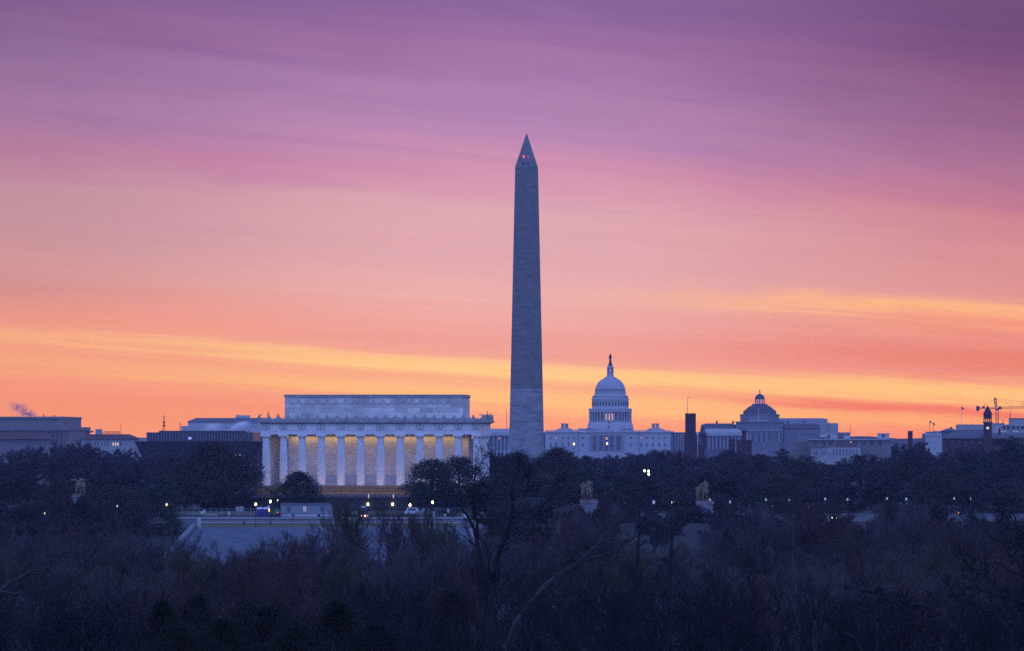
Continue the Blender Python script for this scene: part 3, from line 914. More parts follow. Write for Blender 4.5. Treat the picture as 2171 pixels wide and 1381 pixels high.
for x0, x1, yt, wx_ in ((1738.4, 1773.5, 917.2, (1757,)), (1860, 1885, 919, (1872.5,))):
    ph = B.box('penthouse', M_white, x0, x1, yt + 1.2, 930.7, 6, 16)
    B.box('penthouse_roof', M_white2, x0 - .6, x1 + .6, yt, yt + 1.15, 5.7, 16.3)
    B.wins(wx_, 925, 5.2, 5.6, M_glass, 6)
B.box('roof_house', M_grey, 1776, 1801.5, 917, 930.7, 14, 26)
B.box('stair_head', M_white, 1788, 1801.6, 924, 930.7, 9, 13.9)
B.pole('mast', M_iron, 1802, 900, 918, .13, 16)
q = MB()
for i in range(24): q.box(B.x(1722 + 2.1 * i), B.x(1722 + 2.1 * i) + .12, -.6, -.5, B.z(930.7), B.z(928.6))
q.build('roof_rail', M_iron, B.o)
B = Bld('red_roofed_pavilion', 'low white pavilion with red hipped roof in front of the cream office', 'pavilion', 1790, 2950, 985)
B.box('wall', M_white2, 1756, 1825, 949, None, -14, 0)
B.hip('roof', M_roofred, 1763, 1822, 948.9, 1784, 1802, 937.5, -13, -1, 5)
B.wins([1768 + 7 * i for i in range(8)], 957, 2.2, 9, M_winb, -14)
q = MB()
for i in range(30): q.box(B.x(1742 + 2.4 * i), B.x(1742 + 2.4 * i) + .25, -15.3, -15.0, B.z(966), B.z(961.5))
q.box(B.x(1741), B.x(1815), -15.4, -14.9, B.z(961.5), B.z(960.7)).box(B.x(1741), B.x(1815), -15.4, -14.05, 0, B.z(966)).build('balustrade', M_white2, B.o)

MB_ = Bld('brick_chimney', 'square dark brick chimney standing between the trees on the right', 'chimney', 1930, 3300, 975)
MB_.box('stack', M_brick, 1924.6, 1935, 916, None, 0, 2.8)
MB_.box('chimney_cap', M_brick, 1924, 1935.6, 914, 915.95, -.15, 2.95)

B = Bld('hazy_hill_offices', 'distant pale office blocks with dark roofs right of the brick chimney', 'office building', 1980, 4800, 975)
B.box('left_block', M_grey, 1955, 1963, 919.5, None, 0, 30)
B.box('pale_block', M_white, 1962, 1996, 917.5, None, -4, 30)
B.box('block_parapet', M_grey, 1961.5, 1996.5, 915.7, 917.45, -4.3, 30)
B.box('middle_block', M_white2, 1978, 2026, 914.2, None, 10, 50)
B.hip('grey_roof', M_roofgrey, 1994, 2030, 914.1, 2008, 2020, 908.5, 5, 48, 14)
B.box('roof_house', M_grey, 2013.5, 2019, 905.5, 911, 22, 30)
B.wins([1966 + 5 * i for i in range(6)], 926, 1.9, 4, M_winb, -4)
for px, yt in ((1971, 891.5), (1978.3, 895.5)):
    f = thing('flag_pole', 'taller flagpole with dark flag left of the pair' if px < 1975 else 'shorter flagpole with dark flag right of the pair', 'flagpole', (PX(px, 4700), 4700, PZ(916.5, 4700)), 0, 'flagpoles on the hazy offices')
    hh = PZ(yt, 4700) - PZ(916.5, 4700)
    MB().tube([(0, 0, 0), (0, 0, hh)], [.22, .14], 6).build('pole', M_iron, f)
    MB().ext([(0, 0), (.8, -.4), (1.4, -1.6), (1.6, -2.6), (.9, -2.0), (0, -1.5)], -.08, .08).build('flag', M_iron, f, (0.15, 0, hh - .3))
f = thing('flag_pole', 'tall flagpole with a dark flag above the grey hipped roof', 'flagpole', (PX(2038.6, 3340), 3340, PZ(913, 3340)))
hh = PZ(861.5, 3340) - PZ(913, 3340)
MB().tube([(0, 0, 0), (0, 0, hh)], [.13, .08], 6).build('pole', M_metalw, f)
MB().ext([(0, 0), (.6, -.2), (1.2, -1.0), (1.45, -1.7), (.9, -1.5), (0, -1.3)], -.05, .05).build('flag', M_iron, f, (.1, 0, hh - .4))

B = Bld('flat_white_office', 'long pale flat-roofed office behind the grey hipped roof', 'office building', 2056, 4300, 975)
B.box('wall', M_white2, 2027, 2086, 901.5, None, 0, 40)
B.box('parapet', M_grey, 2028, 2085.5, 900.3, 901.45, .5, 39)
for px in (2050, 2059.5): B.box('roof_vent', M_grey, px - 1, px + 1, 898.3, 900.25, 10, 13)
B = Bld('concrete_office', 'stepped concrete office with dark windows under the crane', 'office building', 2135, 4200, 975)
B.box('tall_block', M_white2, 2140.5, 2230, 888, None, 4, 50)
B.box('roof_edge', M_grey, 2140, 2230, 886.8, 887.95, 3.5, 50)
B.box('low_block', M_white2, 2103, 2140.4, 900, None, 0, 40)
B.box('low_roof', M_grey, 2104, 2130, 897.5, 899.95, 4, 30)
B.wins([2129, 2137.5], 907, 6, 8, M_glass, 0)
B.wins([2149, 2158.5, 2168, 2177], 907, 6, 7, M_glass, 4)
B.wins([2114.5], 911, 11, 12, mat('painted_glow_panel', (.55, .42, .40), .8), 0, name='blank_panel')  # pinkish glow on the wall is put into this panel's colour
B.wins([2118, 2124, 2130, 2150, 2156], 915, 2, 1.4, M_lityel, 0)
B.pole('mast', M_iron, 2142, 870, 888, .3, 8)
B.pole('mast', M_iron, 2127, 890, 899, .3, 8)

B = Bld('clock_tower_building', 'red brick building with grey hipped roof and a pointed clock tower', 'clock tower building', 2094, 3300, 985)
B.box('wall', M_brick, 1999, 2240, 929.5, None, 0, 40)
B.hip('roof', M_roofgrey, 1996, 2101, 929.4, 2030, 2084, 911, -1, 40, 15)
B.hip('long_roof', M_roofgrey, 2095, 2240, 929.3, 2097, 2240, 918.5, 1, 38, 14)
B.box('chimney', M_brick, 2117.5, 2121.5, 908.5, 921, 10, 12)
B.box('dormer', M_brick, 2139, 2148, 924, 929.2, .4, 6)
B.wins([2018.5, 2033.5, 2048.5, 2063.5, 2078.5], 938, 2.8, 5, M_winb)
B.box('tower_shaft', M_brick, 2085.3, 2102.7, 897.5, None, -3, 2)
B.box('belfry_floor', M_brick, 2083.6, 2104.4, 894.8, 897.45, -3.5, 2.5)
q = MB()
for px in (2085.2, 2089.3, 2093.0, 2096.7, 2100.6): q.box(B.x(px), B.x(px + 2.0), -3, 2, B.z(894.75), B.z(888.5))
q.box(B.x(2085.2), B.x(2102.6), -3, 2, B.z(888.5), B.z(879.8)).build('belfry', M_brick, B.o)
B.box('tower_eaves', M_brick, 2084.2, 2103.8, 878.4, 879.7, -3.4, 2.4)
MB().frus(B.x(2084.4), B.x(2103.6), -3.3, 2.3, B.z(878.3), B.x(2088.5), B.x(2099.3), -2.2, 1.2, B.z(869)).frus(B.x(2088.5), B.x(2099.3), -2.2, 1.2, B.z(869) + .002, B.x(2093.6), B.x(2094.2), -.6, -.4, B.z(860.5)).build('tower_roof', M_sand, B.o)
B.pole('spire', M_iron, 2093.9, 855.5, 861.5, .09, -.5)
MB().lathe([(.75, -.12), (.78, 0), (.7, .12)], 20).build('clock_face', glow('clock_face', (1.0, .78, .5), .8), B.o, (B.x(2094), -3.1, B.z(907.8))).rotation_euler = (R(90), 0, 0)

B = thing('tower_crane', 'tower crane with long lattice jib behind the clock tower', 'crane', (PX(2114, 4500), 4500, 12.0))
k = 4500 / F
zj = PZ(865, 4500) - 12


def lattice(q, p0, p1, w, n, r=.16):
    p0, p1 = Vector(p0), Vector(p1)
    d = (p1 - p0).normalized()
    s_ = Vector((0, 0, 1)) if abs(d.z) < .5 else Vector((1, 0, 0))
    t_ = d.cross(s_).normalized()
    co = [s_ * a_ * w + t_ * b_ * w for a_, b_ in ((-1, -1), (1, -1), (1, 1), (-1, 1))]
    for c_ in co: q.tube([tuple(p0 + c_), tuple(p1 + c_)], r, 4)
    for i in range(n):
        a_ = p0 + (p1 - p0) * (i / n); b_ = p0 + (p1 - p0) * ((i + 1) / n)
        for j in range(4): q.tube([tuple(a_ + co[j]), tuple(b_ + co[(j + 1) % 4])], r * .7, 4)


q = MB(); lattice(q, (0, 0, 0), (0, 0, zj - 1), .95, 22); q.build('mast', M_iron, B)
q = MB(); lattice(q, (1.5, 0, zj), (34, 0, zj + .8), .7, 16, .12); q.build('jib', mat('yellow_crane_paint', (.30, .14, .04), .6), B)
q = MB(); lattice(q, (-1, 0, zj - .3), (-13.5, 0, zj - .3), .4, 8, .14); q.box(-11, -9.5, -.4, .4, zj, zj + 1.4).tube([(-10, 0, zj + 1), (-9.6, 0, zj + 3.4)], .2, 4).build('counter_jib', M_iron, B)
boxm(-15.8, -13.6, -.8, .8, zj - 2.4, zj + 1.3).build('counterweight', M_iron, B)
q = MB(); lattice(q, (-.6, 0, zj), (-1.6, 0, zj + 7), .75, 6, .22); q.box(-2.2, -.6, -.5, .5, zj + 6.4, zj + 7.4).tube([(-1.0, 0, zj + 7), (-1.0, 0, zj + 8.6)], .1, 4).build('apex_frame', M_iron, B)
boxm(1.0, 3.2, -.9, .9, zj - 1.2, zj + 1.0).box(-1.4, 1.4, -1.2, 1.2, zj - 1.6, zj - .4).build('cab', M_iron, B)
q = MB(); q.tube([(-1.6, 0, zj + 7), (-12, 0, zj)], .06, 4).tube([(-1.6, 0, zj + 7), (12, 0, zj + 1.2)], .06, 4).tube([(-1.6, 0, zj + 7), (27, 0, zj + 3.6), (28, 0, zj + 1.6)], .06, 4).tube([(19.5, 0, zj + .6), (19.5, 0, zj + 5)], .13, 4)
q.build('stay_cable', M_iron, B)

# ------------------------------------------------------------------ stone bridge with statues, on the right
D = 1500.0
k = D / F
zd = PZ(1090, D)
B = Bld('stone_bridge', 'long granite bridge with low arches behind the bare trees', 'bridge', 1330, D, zb=-1.5, rz=0)
M_brg = mat('blue_grey_granite', (0.19, 0.20, 0.21), 0.8, 0.15, 0.3, (2.2, 0.8, 0.2))
xa, xb = B.x(1318), B.x(2260)
za = B.z(1109)
q = MB()
cuts = [(B.x(1440), B.x(1740)), (B.x(1785), B.x(2085))]
edge = xa
for c0, c1 in cuts:
    q.box(edge, c0, 0, 18, 0, za)
    n = 20
    for i in range(n):
        t0, t1 = i / n, (i + 1) / n
        hz = lambda t: B.z(1168) + (B.z(1118) - B.z(1168)) * math.sin(math.pi * t) ** 0.6
        X0, X1 = c0 + (c1 - c0) * t0, c0 + (c1 - c0) * t1
        q.add([(X0, 0, hz(t0)), (X1, 0, hz(t1)), (X1, 0, za), (X0, 0, za), (X0, 18, hz(t0)), (X1, 18, hz(t1)), (X1, 18, za), (X0, 18, za)],
              [(0, 1, 2, 3), (4, 7, 6, 5), (0, 4, 5, 1), (3, 2, 6, 7)])
    edge = c1
q.box(edge, xb, 0, 18, 0, za)
q.build('arched_wall', M_brg, B.o)
boxm(xa - .3, xb, -.5, 18.5, za + .002, B.z(1107)).build('cornice', M_brg, B.o)
q = MB().box(xa, xb, -.15, .25, B.z(1107) + .002, B.z(1105.6)).box(xa, xb, -.2, .3, B.z(1092), B.z(1090))
q.box(xa, xb, -.05, .15, B.z(1105.6) + .002, B.z(1092) - .002)
for i in range(int((xb - xa) / 6)): q.box(xa + 6 * i, xa + 6 * i + .8, -.14, .24, B.z(1105.6) + .003, B.z(1092) - .003)
q.build('balustrade', M_brg, B.o)
boxm(xa, xb, .5, 17.5, B.z(1107) + .002, B.z(1104)).build('deck', M_road, B.o)

SKN = [0]


def skin_mesh(verts, edges, radii, sub=1):
    """one continuous body grown round a joint skeleton"""
    me = bpy.data.meshes.new('body')
    me.from_pydata(verts, edges, [])
    o = bpy.data.objects.new('skeleton', me)
    COL.objects.link(o)
    o.modifiers.new('skin', 'SKIN')
    sv = me.skin_vertices[0].data
    for i, r in enumerate(radii):
        rr = r if isinstance(r, tuple) else (r, r)
        sv[i].radius = rr
        sv[i].use_root = (i == 0)
    s_ = o.modifiers.new('sub', 'SUBSURF'); s_.levels = s_.render_levels = sub
    dg = bpy.context.evaluated_depsgraph_get()
    dg.update()
    out = bpy.data.meshes.new_from_object(o.evaluated_get(dg))
    bpy.data.objects.remove(o)
    return out


def chain(parts):
    """parts: list of (name, parent name, position, radius)"""
    idx = {p[0]: i for i, p in enumerate(parts)}
    return [p[2] for p in parts], [(idx[p[1]], i) for i, p in enumerate(parts) if p[1]], [p[3] for p in parts]


def body(name, parts, m, parent, sub=2):
    me = skin_mesh(*chain(parts), sub)
    me.materials.clear(); me.materials.append(m)
    me.polygons.foreach_set('use_smooth', [True] * len(me.polygons))
    me.name = name
    return put(name, me, parent)


def horse_parts(turn=0.0, wings=False):
    p = [('hip', None, (0, 0, 2.45), .74), ('mid', 'hip', (0, 1.1, 2.35), .56), ('chest', 'mid', (turn * .2, 2.1, 2.5), .62),
         ('neck', 'chest', (turn * .7, 2.7, 3.2), .36), ('poll', 'neck', (turn * 1.1, 3.0, 3.75), .24), ('muz', 'poll', (turn * 1.3, 3.55, 3.3), .15),
         ('tail0', 'hip', (0.03, -.62, 2.55), .17), ('tail1', 'tail0', (.05, -.82, 1.9), .2), ('tail2', 'tail1', (.05, -.7, 1.1), .1)]
    for s_, n in ((-1, 'l'), (1, 'r')):
        st = .25 * s_
        p += [('th' + n, 'hip', (.42 * s_, .05, 1.9), .42), ('kn' + n, 'th' + n, (.46 * s_, .3 + st, 1.35), .24), ('hk' + n, 'kn' + n, (.46 * s_, -.2 + st, .85), .15),
              ('ft' + n, 'hk' + n, (.46 * s_, 0 + st, .28), .11), ('hf' + n, 'ft' + n, (.46 * s_, .1 + st, .07), .16),
              ('sh' + n, 'chest', (.4 * s_, 2.15, 1.8), .3), ('fk' + n, 'sh' + n, (.4 * s_, 2.25 - st, 1.05), .17), ('fp' + n, 'fk' + n, (.4 * s_, 2.2 - st, .3), .11), ('fh' + n, 'fp' + n, (.4 * s_, 2.28 - st, .07), .15)]
    return p


def rider_parts():
    p = [('pel', None, (0, .9, 3.05), .42), ('wst', 'pel', (0, .85, 3.5), (.27, .25)), ('chs', 'wst', (0, .85, 4.05), (.46, .32)), ('nck', 'chs', (0, .88, 4.5), .16), ('hd', 'nck', (0, .9, 4.85), .25)]
    for s_, n in ((-1, 'l'), (1, 'r')):
        p += [('sh' + n, 'chs', (.58 * s_, .85, 4.15), .2), ('el' + n, 'sh' + n, (.92 * s_, .8, 3.6), .12), ('hn' + n, 'el' + n, (.82 * s_, 1.25, 3.15), .09),
              ('kn' + n, 'pel', (.74 * s_, 1.45, 2.65), .24), ('an' + n, 'kn' + n, (.8 * s_, 1.15, 1.75), .14), ('to' + n, 'an' + n, (.82 * s_, 1.5, 1.6), .1)]
    return p


def stand_parts(x, y, h=4.6, arm=1):
    s = h / 4.6
    p = [('pel', None, (x, y, 2.35 * s), .42), ('wst', 'pel', (x, y, 2.8 * s), .34), ('chs', 'wst', (x, y, 3.4 * s), (.46, .34)), ('nck', 'chs', (x, y, 3.95 * s), .15), ('hd', 'nck', (x, y, 4.3 * s), .24)]
    for s_, n in ((-1, 'l'), (1, 'r')):
        p += [('sh' + n, 'chs', (x + .5 * s_, y, 3.6 * s), .19), ('el' + n, 'sh' + n, (x + .58 * s_, y + .2, 3.0 * s), .14), ('hn' + n, 'el' + n, (x + .35 * s_, y + .5, 2.7 * s), .11),
              ('kn' + n, 'pel', (x + .24 * s_, y + .15 * s_, 1.25 * s), .26), ('an' + n, 'kn' + n, (x + .26 * s_, y - .1 * s_, .3 * s), .16), ('to' + n, 'an' + n, (x + .28 * s_, y + .3, .1), .13)]
    return p


def equestrian(px, py_foot, D, label, turn, variant):
    o = thing('equestrian_statue', label, 'statue', (PX(px, D), D, PZ(py_foot, D)), 0, 'gilded statues at the bridge')
    body('horse', horse_parts(turn), M_gilt, o)
    body('rider', rider_parts(), M_gilt, o)
    o.scale = (1.04, 1.04, 1.04)
    if variant == 0:
        body('standing_figure', stand_parts(-1.45, .35, 4.55), M_gilt, o)
        MB().tube([(-1.5 + .42 * math.cos(t * .3927), .0, 3.35 + .85 * math.sin(t * .3927)) for t in range(17)], .12, 6).build('shield', M_gilt, o)
    else:
        body('standing_figure', stand_parts(-1.75, .3, 3.75), M_gilt, o)
        body('second_figure', stand_parts(-1.0, 1.0, 4.5), M_gilt, o)
    boxm(-2.3, 1.8, -1.0, 3.9, -.28, 0.02).build('plinth', M_gilt, o)
    return o


s1 = equestrian(1249, 1059.5, 1503, 'gilded horse and rider statue with a shield bearer, nearer the obelisk', -.6, 0)
s2 = equestrian(1495, 1061.5, 1503, 'gilded horse and rider statue with two figures on a tall granite block', .5, 1)
for px, yt, w0, nm in ((1249, 1062.2, 4.3, 'granite pedestal half hidden by twigs under the shield bearer statue'), (1495, 1064.2, 4.05, 'tall square granite pedestal under the statue with two figures')):
    zt = PZ(yt, 1503)
    zb_ = 10.25 if px > 1300 else 8.0
    o = thing('pedestal', nm, 'pedestal', (PX(px, 1503), 1503, zb_), 0, 'statue pedestals')
    kx = 1503 / F
    wl, wr = (17.5 * kx, 17.5 * kx)
    boxm(-wl, wr, -1.7, 4.6, 0, zt - zb_ - .5).build('block', mat('pedestal_granite', (0.26, 0.27, 0.29), 0.85, 0.2, 0.6, (1.6, .8, .15)) if px > 1300 else M_brg, o)
    boxm(-wl - .15, wr + .15, -1.85, 4.75, zt - zb_ - .498, zt - zb_).build('cap', mat('pinkish_cap', (.3, .24, .24), .8), o)

# winged horse statue among the trees on the left
o = thing('winged_horse_statue', 'gilded winged horse statue among the dark trees on the left', 'statue', (PX(166, 1440), 1440, PZ(1048, 1440)), 0)
body('horse', horse_parts(.4), M_gilt, o)
wing = [('a', None, (-.3, 1.4, 2.9), .3), ('b', 'a', (-.7, .9, 3.35), .34), ('c', 'b', (-1.3, .6, 3.45), .3), ('d', 'c', (-1.9, .4, 3.3), .16)]
body('wing', wing, M_gilt, o)
body('wing', [(n, p, (-x, y, z), r) for n, p, (x, y, z), r in wing], M_gilt, o)
body('standing_figure', stand_parts(1.2, .6, 3.4), M_gilt, o)
boxm(-2, 2, -1, 4, -.3, .02).build('plinth', M_gilt, o)
o = thing('pedestal', 'granite pedestal under the winged horse statue, hidden by branches', 'pedestal', (PX(166, 1440), 1440, 2.0), 0, 'statue pedestals')
boxm(-2.3, 2.3, -1.6, 4.6, 0, PZ(1048, 1440) - 2.8).build('block', M_brg, o)
boxm(-2.5, 2.5, -1.8, 4.8, PZ(1048, 1440) - 2.798, PZ(1048, 1440) - 2.31).build('cap', M_brg, o)

# ------------------------------------------------------------------ the wide steps going down to the river
M_step = mat('pale_granite_steps', (0.165, 0.185, 0.215), 0.85, 0.15, 0.4, (3.0, 5.0, 0.12))
q = MB()
NS = 28
xl, xr = PX(420, 1462), PX(986, 1462)
for i in range(NS):
    y0 = 1403 + 58.5 * i / NS
    zz = .6 + 7.4 * (i + 1) / NS
    fl_ = (1 - i / NS) * 3.2
    q.box(xl - fl_, xr + fl_, y0, y0 + 58.5 / NS + .9, zz - 1.2, zz)
tag(q.build('river_steps', M_step), 'wide flight of pale granite steps going down to the river', 'steps')
for sgn, lab in ((-1, 'pale sloping wing wall and pier at the left end of the river steps'), (1, 'pale sloping wing wall and pier at the right end of the river steps')):
    xe = xl if sgn < 0 else xr
    o = thing('wing_wall', lab, 'wall', (xe, 1461, 0), 0, 'wing walls of the river steps')
    w_ = MB()
    # sloping wall flaring outwards
    a0, a1 = (0.4 * sgn, 0.0), (4.6 * sgn, -58.0)
    t_ = 1.1 * sgn
    zt0, zt1 = 8.9, 1.6
    vs = [(a0[0], a0[1], -2), (a0[0] + t_, a0[1], -2), (a1[0] + t_, a1[1], -2), (a1[0], a1[1], -2), (a0[0], a0[1], zt0), (a0[0] + t_, a0[1], zt0), (a1[0] + t_, a1[1], zt1), (a1[0], a1[1], zt1)]
    w_.add(vs, [(0, 1, 2, 3), (4, 5, 6, 7), (0, 1, 5, 4), (1, 2, 6, 5), (2, 3, 7, 6), (3, 0, 4, 7)])
    w_.build('sloping_wall', M_brg, o)
    if sgn < 0:
        boxm(-.2, .7, .2, 1.2, 6, PZ(1099, 1461)).build('pier', M_white, o)
        boxm(-4.0, -.21, .3, 1.0, 5, PZ(1103, 1461)).build('parapet', M_brg, o)
    else:
        boxm(-.9, 4.4, .2, 4.6, 5, PZ(1101, 1461)).build('pier', M_brg, o)
        boxm(-1.1, 4.6, .0, 4.8, PZ(1101, 1461) + .002, PZ(1099, 1461)).build('pier_cap', M_white2, o)
        boxm(-.8, .9, .6, 2.4, PZ(1099, 1461) + .002, PZ(1090, 1461)).build('finial', M_white, o)

# ------------------------------------------------------------------ lamps
LP = {}


def lamp(name, label, px, py, D, zg, m, group, gr=.30, arm=False):
    zt = PZ(py, D)
    o = thing(name, label, 'street lamp', (PX(px, D), D, zg), 0, group)
    h = zt - zg
    key = ('p', round(h, 1))
    if key not in LP:
        LP[key] = MB().lathe([(.24, 0), (.22, .5), (.12, .7), (.085, .8), (.06, h - .55), (.11, h - .5), (.13, h - .36)], 10).mesh('pole', M_iron)
    put('pole', LP[key], o)
    if ('g', m.name, gr) not in LP:
        LP[('g', m.name, gr)] = MB().lathe([(gr * .5, -gr * 1.2), (gr * .9, -gr * .6), (gr, 0), (gr * .85, gr * .75), (gr * .4, gr * 1.35), (.02, gr * 1.7)], 12).mesh('globe', m, True)
        LP[('c', gr)] = MB().lathe([(gr * .35, gr * 1.4), (gr * .2, gr * 1.8), (.02, gr * 2.3)], 8).mesh('finial', M_iron)
    put('globe', LP[('g', m.name, gr)], o, (0, 0, h))
    put('finial', LP[('c', gr)], o, (0, 0, h))
    return o


for px, py, D, lab, m, gr in (
        (542.2, 1069.5, 1464, 'lit warm globe lamp standing in front of the blue toilets', M_lampw, .36),
        (573.2, 1064, 1478, 'lit white globe lamp in front of the green machine', M_lampw, .36),
        (588.9, 1062, 1560, 'lit warm globe lamp behind the left end of the site trailer', M_lampw, .38),
        (869.3, 1071.5, 1548, 'lit warm globe lamp above the parked van', M_lampw, .38),
        (917, 1065.5, 1480, 'lit warm globe lamp beside the twin evergreen trees', M_lampw, .36),
        (353.5, 1070.5, 1452, 'lit yellow lamp at the right edge of the dark bushy tree', glow('dim_yellow_lamp', (1, .75, .4), 3.0), .36),
        (95, 1089.5, 1405, 'small lit yellow lamp low among the bare trees on the far left', glow('dim_yellow_lamp', (1, .75, .4), 3.0), .3),
        (248.5, 1073.5, 1408, 'dim lamp glimpsed through the dark bushy tree', glow('dim_pink_lamp', (1, .7, .6), .8), .24)):
    lamp('street_lamp', lab, px, py, D, gz(D) if D > 1460 else 5.0, m, 'street lamps near the memorial', gr * .72)
names = ['first', 'second', 'third', 'fourth', 'fifth', 'sixth', 'seventh', 'eighth', 'ninth', 'tenth']
for i, (px, py) in enumerate(((1505, 1060.5), (1548, 1065), (1624, 1060), (1673.3, 1061.3), (1749.5, 1058.5), (1796.8, 1059.5), (1880.5, 1057.5), (1921.3, 1058.5), (2023, 1057.5), (2057.5, 1058.5))):
    lab = 'unlit pale blue globe lamp on the bridge in front of the statue pedestal' if i == 0 else 'unlit pale blue globe lamp on the bridge, %s in the row right of the pedestal' % names[i - 1]
    lamp('globe_lamp', lab, px, py, 1500.9, 10.3, M_lampb, 'globe lamps along the bridge', .26)
lamp('globe_lamp', 'unlit pale blue globe lamp between the two horse statues', 1386, 1065.5, 1520, 9.2, M_lampb, 'globe lamps along the bridge', .36)
for px, py, D, lab in ((1366.5, 998.5, 1800, 'leftmost of three lit greenish lamps above the bridge'), (1374.7, 999.5, 1830, 'upper right of three lit greenish lamps above the bridge'), (1375.4, 1006, 1760, 'lower right of three lit greenish lamps above the bridge')):
    lamp('street_lamp', lab, px, py, D, 11, M_lampc, 'greenish lamps above the bridge', .30)
for px, py, lab in ((1216.8, 942, 'lit lamp post before the left part of the domed white building'), (1287, 941, 'lit lamp post before the middle of the domed white building')):
    o = lamp('street_lamp', lab, px, py, 2600, 11.3, glow('far_warm_lamp', (1, .68, .35), 2.6), 'lamp posts in front of the domed building', .42)
for px, py, D, m, lab, s_ in ((1438.4, 1055.3, 1650, M_lampw, 'small lit lamp highest among the lights between the statues', .34), (1424, 1065.5, 1600, M_lampw, 'small lit lamp left of the car headlights', .3),
                              (1325, 1066, 1560, M_orl, 'tiny orange lamp right of the shield bearer statue', .18), (1460, 1056, 1650, M_orl, 'tiny orange lamp just left of the second statue', .14),
                              (1715.3, 1076.5, 1560, M_orl, 'small orange lamp above the bridge parapet', .3), (1637, 1072.5, 1560, M_orl, 'faint orange lamp under the third globe lamp', .14),
                              (2032.7, 1088, 1470, M_orl, 'small orange lamp low between dark trees on the right', .28), (695.3, 1171.5, 1180, M_orl, 'tiny orange light deep in the bare thicket', .25)):
    lamp('small_lamp', lab, px, py, D, PZ(py, D) - 3.0, m, 'small scattered lamps', s_ * .75)

# ------------------------------------------------------------------ the building site by the memorial


def site(name, label, cat, px, D, group=None, rz=0.0):
    return thing(name, label, cat, (PX(px, D), D, gz(D) + .03), R(rz), group)


k = 1535 / F
o = site('site_trailer', 'long grey site trailer with two windows and a white skirt', 'trailer', 650, 1536)
L = 110 * k
boxm(-L / 2, L / 2, 0, 3.2, .5, 3.0).build('body', mat('grey_siding', (.27, .28, .29), .7, .08, .6, (20, .25, .08)), o)
MB().frus(-L / 2 - .2, L / 2 + .2, -.2, 3.4, 3.002, -L / 2, L / 2, .5, 2.7, 3.45).build('roof', mat('dark_roof_sheet', (.08, .08, .09), .6), o)
boxm(-L / 2, L / 2, .05, 3.1, 0, .498).build('skirt', M_metalw, o)
for px, m in ((612.5, M_roofgrey), (646, glow('pale_lit_pane', (.75, .55, .5), .28)), (684, M_roofgrey)):
    xq = (px - 650) * k
    w_ = boxm(xq - .42, xq + .42, -.05, .1, 1.25, 2.65).build('window', m, o)
    q = MB()
    for x0, x1, z0, z1 in ((-.52, -.42, 1.2, 2.7), (.42, .52, 1.2, 2.7), (-.42, .42, 2.65, 2.75), (-.42, .42, 1.15, 1.25), (-.03, .03, 1.25, 2.65)): q.box(xq + x0, xq + x1, -.08, -.052, z0, z1)
    q.build('frame', M_steel, w_)
for sx in (-3.5, 3.2):
    MB().lathe([(.32, -.12), (.32, .12)], 14).build('wheel', M_iron, o, (sx, -.1, .3)).rotation_euler = (R(90), 0, 0)

for i, px in enumerate((550, 563.2)):
    o = site('portable_toilet', 'dark blue portable toilet with pale roof, ' + ('behind the front street lamp' if i == 0 else 'next to the green machine'), 'portable toilet', px, 1534, 'blue portable toilets')
    boxm(-.72, .72, 0, 1.4, .1, 2.0).build('cabin', mat('dark_blue_plastic', (.035, .05, .16), .5), o)
    MB().frus(-.78, .78, -.06, 1.46, 2.002, -.55, .55, .2, 1.2, 2.5).build('roof', M_metalw, o)
    boxm(-.42, .42, -.04, .05, .2, 1.9).build('door', mat('blue_plastic_door', (.04, .06, .19), .5), o)
    MB().tube([(.5, 1.2, 2.1), (.5, 1.2, 2.9)], .07, 6).build('vent_pipe', M_metalw, o)

o = site('green_loader', 'green construction machine parked between toilets and trailer', 'construction machine', 582.5, 1533)
mg = mat('green_machine_paint', (.03, .16, .06), .5)
MB().box(-1.3, 1.35, 0, 1.9, .55, 1.25).frus(-.1, 1.25, .1, 1.8, 1.252, .1, 1.1, .2, 1.7, 2.1).build('chassis', mg, o)
boxm(-1.45, -.35, .1, 1.8, 1.26, 2.15).build('engine_box', mat('dark_green_paint', (.02, .08, .05), .5), o)
for sx in (-.85, .85):
    for sy in (-.1, 1.9):
        MB().lathe([(.5, -.18), (.55, -.1), (.55, .1), (.5, .18)], 16).build('wheel', M_iron, o, (sx, sy, .5)).rotation_euler = (R(90), 0, 0)
boxm(.62, .82, -.06, .04, 1.0, 1.25).build('tail_light', M_redl, o)

o = site('warning_sign', 'narrow post with an orange glowing panel beside the white lamp', 'sign', 570.6, 1531)
MB().tube([(0, 0, 0), (0, 0, 2.6)], .05, 6).build('post', M_steel, o)
boxm(-.16, .16, -.1, -.04, 1.5, 2.3).build('panel', M_orl, o)
boxm(-.2, .2, -.08, -.04, 2.45, 3.1).build('plate', M_metalw, o)


def stack(label, px, D, n, wpx, hpx, m, nm='pallet_stack'):
    o = site(nm, label, 'stack', px, D, 'stacks on the building site')
    kk = D / F
    w_, h_ = wpx * kk, hpx * kk
    r_ = random.Random(int(px))
    for i in range(n):
        x0 = -w_ / 2 + w_ * i / n
        boxm(x0 + .05, x0 + w_ / n - .05, 0, 1.2, .14, h_ * r_.uniform(.8, 1.0)).build('load', m, o)
        q = MB()
        for s_ in (.08, .5, .92): q.box(x0 + w_ / n * s_ - .06, x0 + w_ / n * s_ + .06, 0, 1.2, 0, .136)
        q.build('pallet', mat('pallet_wood', (.2, .15, .1), .9), o)
    return o


